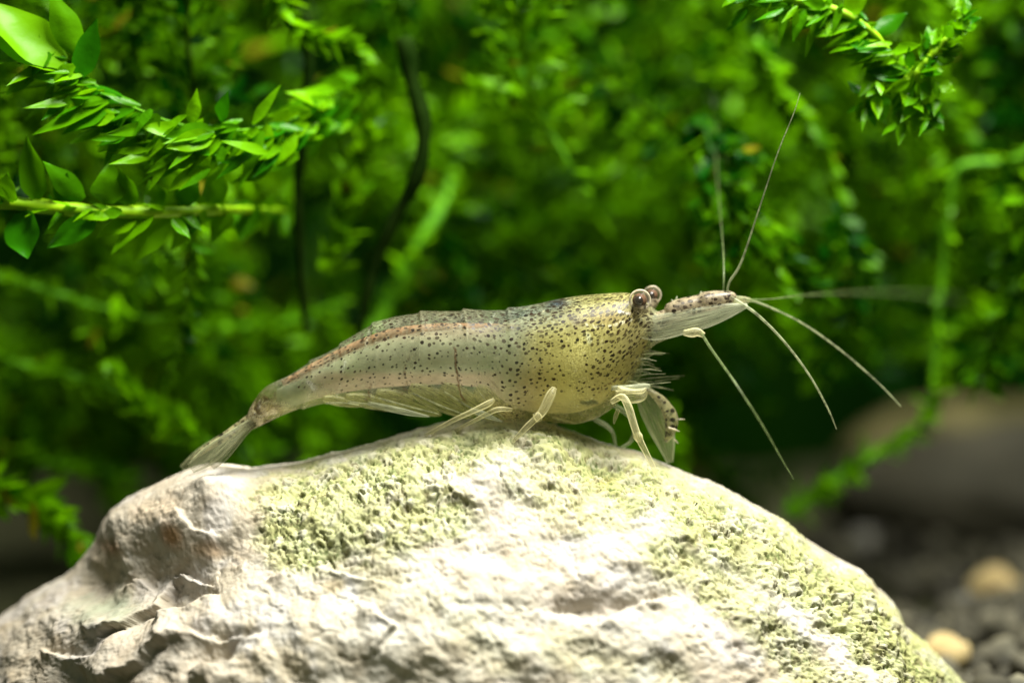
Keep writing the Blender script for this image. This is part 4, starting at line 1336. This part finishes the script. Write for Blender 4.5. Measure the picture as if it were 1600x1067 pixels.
# --- the thicket that reads as one mass
def thicket():
    m = LeafMass()
    made = 0
    tries = 0
    dens = lambda q: float(vnoise(np.array([q]) / 7.0, 300)[0]) + 0.5 * float(vnoise(np.array([q]) / 15.0, 310)[0])
    gaps = [(500, 540, 170, 120), (100, 520, 60, 40), (15, 190, 50, 60), (1190, 470, 70, 150), (1590, 90, 60, 130), (1330, 130, 60, 70), (560, 640, 200, 60), (1250, 640, 130, 60), (250, 130, 60, 50)]
    def plume(b, d, L):
        bend = np.array([random.gauss(0, .3), random.gauss(0, .2), random.gauss(-0.1, .25)])
        path, dd, n = [b], d / np.linalg.norm(d), 14
        for k in range(n):
            dd = dd + bend * 0.14
            dd /= np.linalg.norm(dd)
            path.append(path[-1] + dd * L / n)
        path = np.array(path)
        if path[:, 2].min() < ZG + 0.5:
            return False
        u, v = to_px(path)
        if u.max() > 1290 and v.max() > 620:
            return False
        if path[:, 1].min() < 22 and ((u > 420) & (u < 1080) & (v > 300) & (v < 700)).any():
            return False
        bs = random.choice((random.uniform(0.0, 0.3), random.uniform(0.6, 1.1)))
        m.tube(path, 0.15, 0.05, tone_rand(bs * 0.7, 0.0) if random.random() < 0.7 else np.array([0.012, 0.03, 0.003]), 5)
        fan = np.cross(dd, np.array([random.gauss(0, .4), 1.0, random.gauss(0, .4)]))
        fan /= np.linalg.norm(fan) + 1e-9
        for k in range(1, n):
            for sg in (-1, 1):
                t = path[k] - path[k - 1]
                t /= np.linalg.norm(t)
                e = t * random.uniform(0.5, 0.9) + sg * fan * random.uniform(0.6, 1.0) + np.array([0, random.gauss(0, .25), -0.12])
                e /= np.linalg.norm(e)
                bl = L * random.uniform(0.16, 0.30) * (1.15 - k / n)
                q = np.array([path[k] + e * bl * f + np.array([0, 0, -0.12 * bl * f * f]) for f in (0, .33, .66, 1.0)])
                leaves_along(m, q, 0.30, random.uniform(0.9, 1.5), 0.25, angle=0.5, spread=0.2, bias=bs + random.gauss(0, .12), rows=2, warm=0.01)
        return True
    while made < 105 and tries < 4000:
        tries += 1
        y = 10 + 30 * random.random()
        px, py = random.uniform(-100, 1700), random.uniform(-160, 800)
        if (px > 1230 and py > 560) or (px > 1050 and py > 700) or (y < 17 and py > 330):
            continue
        if any(((px - gx) / rx) ** 2 + ((py - gy) / ry) ** 2 < 1 for gx, gy, rx, ry in gaps) and random.random() < 0.85:
            continue
        hang = random.random()
        d = np.array([random.gauss(0, .5), random.gauss(0, .3), -1.0 if hang < 0.45 else 0.9]) if hang < 0.7 else np.array([random.choice((-1.0, 1.0)), random.gauss(0, .3), random.gauss(-0.2, .4)])
        if plume(P(px, py, y), d, random.uniform(9, 17)):
            made += 1
    made, tries = 0, 0
    while made < 190 and tries < 6000:
        tries += 1
        y = 22 + 44 * random.random()
        px = random.uniform(-160, 1760)
        py = random.uniform(-220, 860)
        if px > 1230 and py > 600 - 0.0 * px:
            continue
        if px > 1080 and py > 700:
            continue
        if y < 24 and py > 380 and random.random() < 0.75:
            continue
        b = P(px, py, y)
        if dens(b) < 0.0:
            continue
        if any(((px - gx) / rx) ** 2 + ((py - gy) / ry) ** 2 < 1 for gx, gy, rx, ry in gaps) and random.random() < 0.8:
            continue
        hang = random.random()
        if hang < 0.5:
            d = np.array([random.gauss(0, .5), random.gauss(0, .3), -1.0])
        elif hang < 0.72:
            d = np.array([random.choice((-1, 1)), random.gauss(0, .4), random.gauss(-0.2, .4)])
        else:
            d = np.array([random.gauss(0, .6), random.gauss(0, .3), 1.0])
        d /= np.linalg.norm(d)
        L = random.uniform(6, 15)
        n = 10
        bend = np.array([random.gauss(0, .35), random.gauss(0, .25), random.gauss(-0.1, .3)])
        path = [b]
        dd = d.copy()
        for k in range(n):
            dd = dd + bend * 0.25
            dd /= np.linalg.norm(dd)
            path.append(path[-1] + dd * L / n)
        u, v = to_px(np.array(path))
        if (u.max() > 1290 and v.max() > 640) or path[-1][2] < ZG + 0.5:
            continue
        m.tube(np.array(path), 0.14, 0.08, tone_rand(0.45, 0.0) * np.array([1.2, 0.9, 0.8]) if random.random() < 0.7 else np.array([0.02, 0.03, 0.005]), 5)
        leaves_along(m, path, random.uniform(0.17, 0.26), random.uniform(1.1, 1.9) * (1 + 0.008 * y), random.uniform(0.16, 0.28), angle=random.uniform(0.45, 0.8), spread=0.2, bias=random.uniform(0.0, 0.4) if random.random() < 0.75 else random.uniform(0.6, 1.0), rows=random.choice((2, 3)), warm=0.03)
        made += 1
    o = m.build("moss_thicket", M_LEAFS)
    tag(o, "dense out of focus green moss filling the tank behind", "moss", kind="stuff")


thicket()


# ------------------------------------------------------------------ stones and gravel on the ground
def stone(name, c, rx, ry, rz, mat, label, cat="stone", seed=0, rough=0.22, group=None, nu=48, nv=28):
    Vs, Fs = sphere((0, 0, 0), 1.0, nu=nu, nv=nv)
    d = 1 + rough * fbm(Vs * 1.3 + seed * 7.7, 4, 400 + seed) + rough * 0.35 * fbm(Vs * 4 + seed, 3, 410 + seed)
    Vs = Vs * d[:, None] * np.array([rx, ry, rz]) + np.array(c)
    o = mesh_obj(name, Vs, Fs, mat, origin=(c[0], c[1], c[2] - rz))
    tag(o, label, cat, group)
    return o


M_DSTONE = plain_mat("dark_stone", (0.026, 0.025, 0.015), (0.05, 0.046, 0.028), 160, 0.8, 0.25, 0.0004)
M_PEB = plain_mat("pale_pebble", (0.28, 0.19, 0.06), (0.50, 0.42, 0.22), 350, 0.7, 0.3, 0.0002)
M_GPEB = plain_mat("grey_pebble", (0.10, 0.10, 0.085), (0.24, 0.23, 0.19), 350, 0.7, 0.3, 0.0002)
a = P(1545, 662, 52)
stone("stone", (a[0] + 4, 52, (a[2] + ZG) / 2 - 1.0), 14.5, 8, (a[2] - ZG) / 2 + 1.0, M_DSTONE, "large dark smooth stone standing behind the gravel", seed=3, rough=0.14)


b2 = P(1560, 628, 66)
M_OLIVE = plain_mat("stone_lit_rim", (0.07, 0.065, 0.022), (0.17, 0.15, 0.06), 220, 0.8, 0.2, 0.0004)  # pale colour for an added shape imitating the dark stone's lit rim
stone("stone", (b2[0], 66, (b2[2] + ZG) / 2), 11.0, 6, (b2[2] - ZG) / 2, M_OLIVE, "pale olive shape added as the lit top rim of the dark stone", seed=5, rough=0.10)


def on_ground(px, py):
    lo, hi = -20.0, 80.0
    for _ in range(40):
        mid = (lo + hi) / 2
        if P(px, py, mid)[2] > ZG:
            lo = mid
        else:
            hi = mid
    return P(px, py, lo)


for k, (px, py, r, mat, lab) in enumerate([(1553, 945, 1.25, M_PEB, "pale yellow pebble lying on the dark gravel"), (1478, 1040, 1.0, M_PEB, "small tan pebble beside the rock's right edge"),
                                           (1512, 965, 0.8, M_GPEB, "grey pebble next to the pale yellow one"), (1352, 862, 0.9, M_GPEB, "light grey pebble just behind the rock's right slope")]):
    g = on_ground(px, py)
    stone("pebble", (g[0], g[1], g[2] + r * 0.55), r * 1.25, r, r * 1.1, mat, lab, "pebble", seed=20 + k, rough=0.3, nu=24, nv=16)


def gravel():
    Vs0, Fs0 = sphere((0, 0, 0), 1.0, nu=9, nv=6)
    Vv, Ff, Cc, n = [], [], [], 0
    for k in range(1600):
        x = random.uniform(6, 45)
        y = random.uniform(-14, 50)
        r = random.uniform(0.35, 0.95)
        R = frame_from(np.array([random.gauss(0, 1) for _ in range(3)]), np.array([random.gauss(0, 1) for _ in range(3)]))
        W = (Vs0 * (1 + 0.25 * np.random.RandomState(k).uniform(-1, 1, (len(Vs0), 1))) * r * np.array([1.2, 1.0, 0.8])) @ R.T + np.array([x, y, ZG + random.uniform(-0.2, 0.9)])
        Vv.append(W)
        Ff.extend([tuple(i + n for i in f) for f in Fs0])
        Cc.append(np.tile(np.array([[1, 0.95, 0.82]]) * random.choice((0.5, 0.7, 1.0, 1.0, 1.4, 2.2)), (len(W), 1)))
        n += len(W)
    o = mesh_obj("gravel", np.concatenate(Vv), Ff, plain_mat("gravel_grain", (0.028, 0.029, 0.024), (0.08, 0.078, 0.06), 700, 0.85, 0.2, 0.0002, use_col=True), colors=np.concatenate(Cc))
    tag(o, "loose dark grey gravel grains covering the tank floor", "gravel", kind="stuff")


gravel()
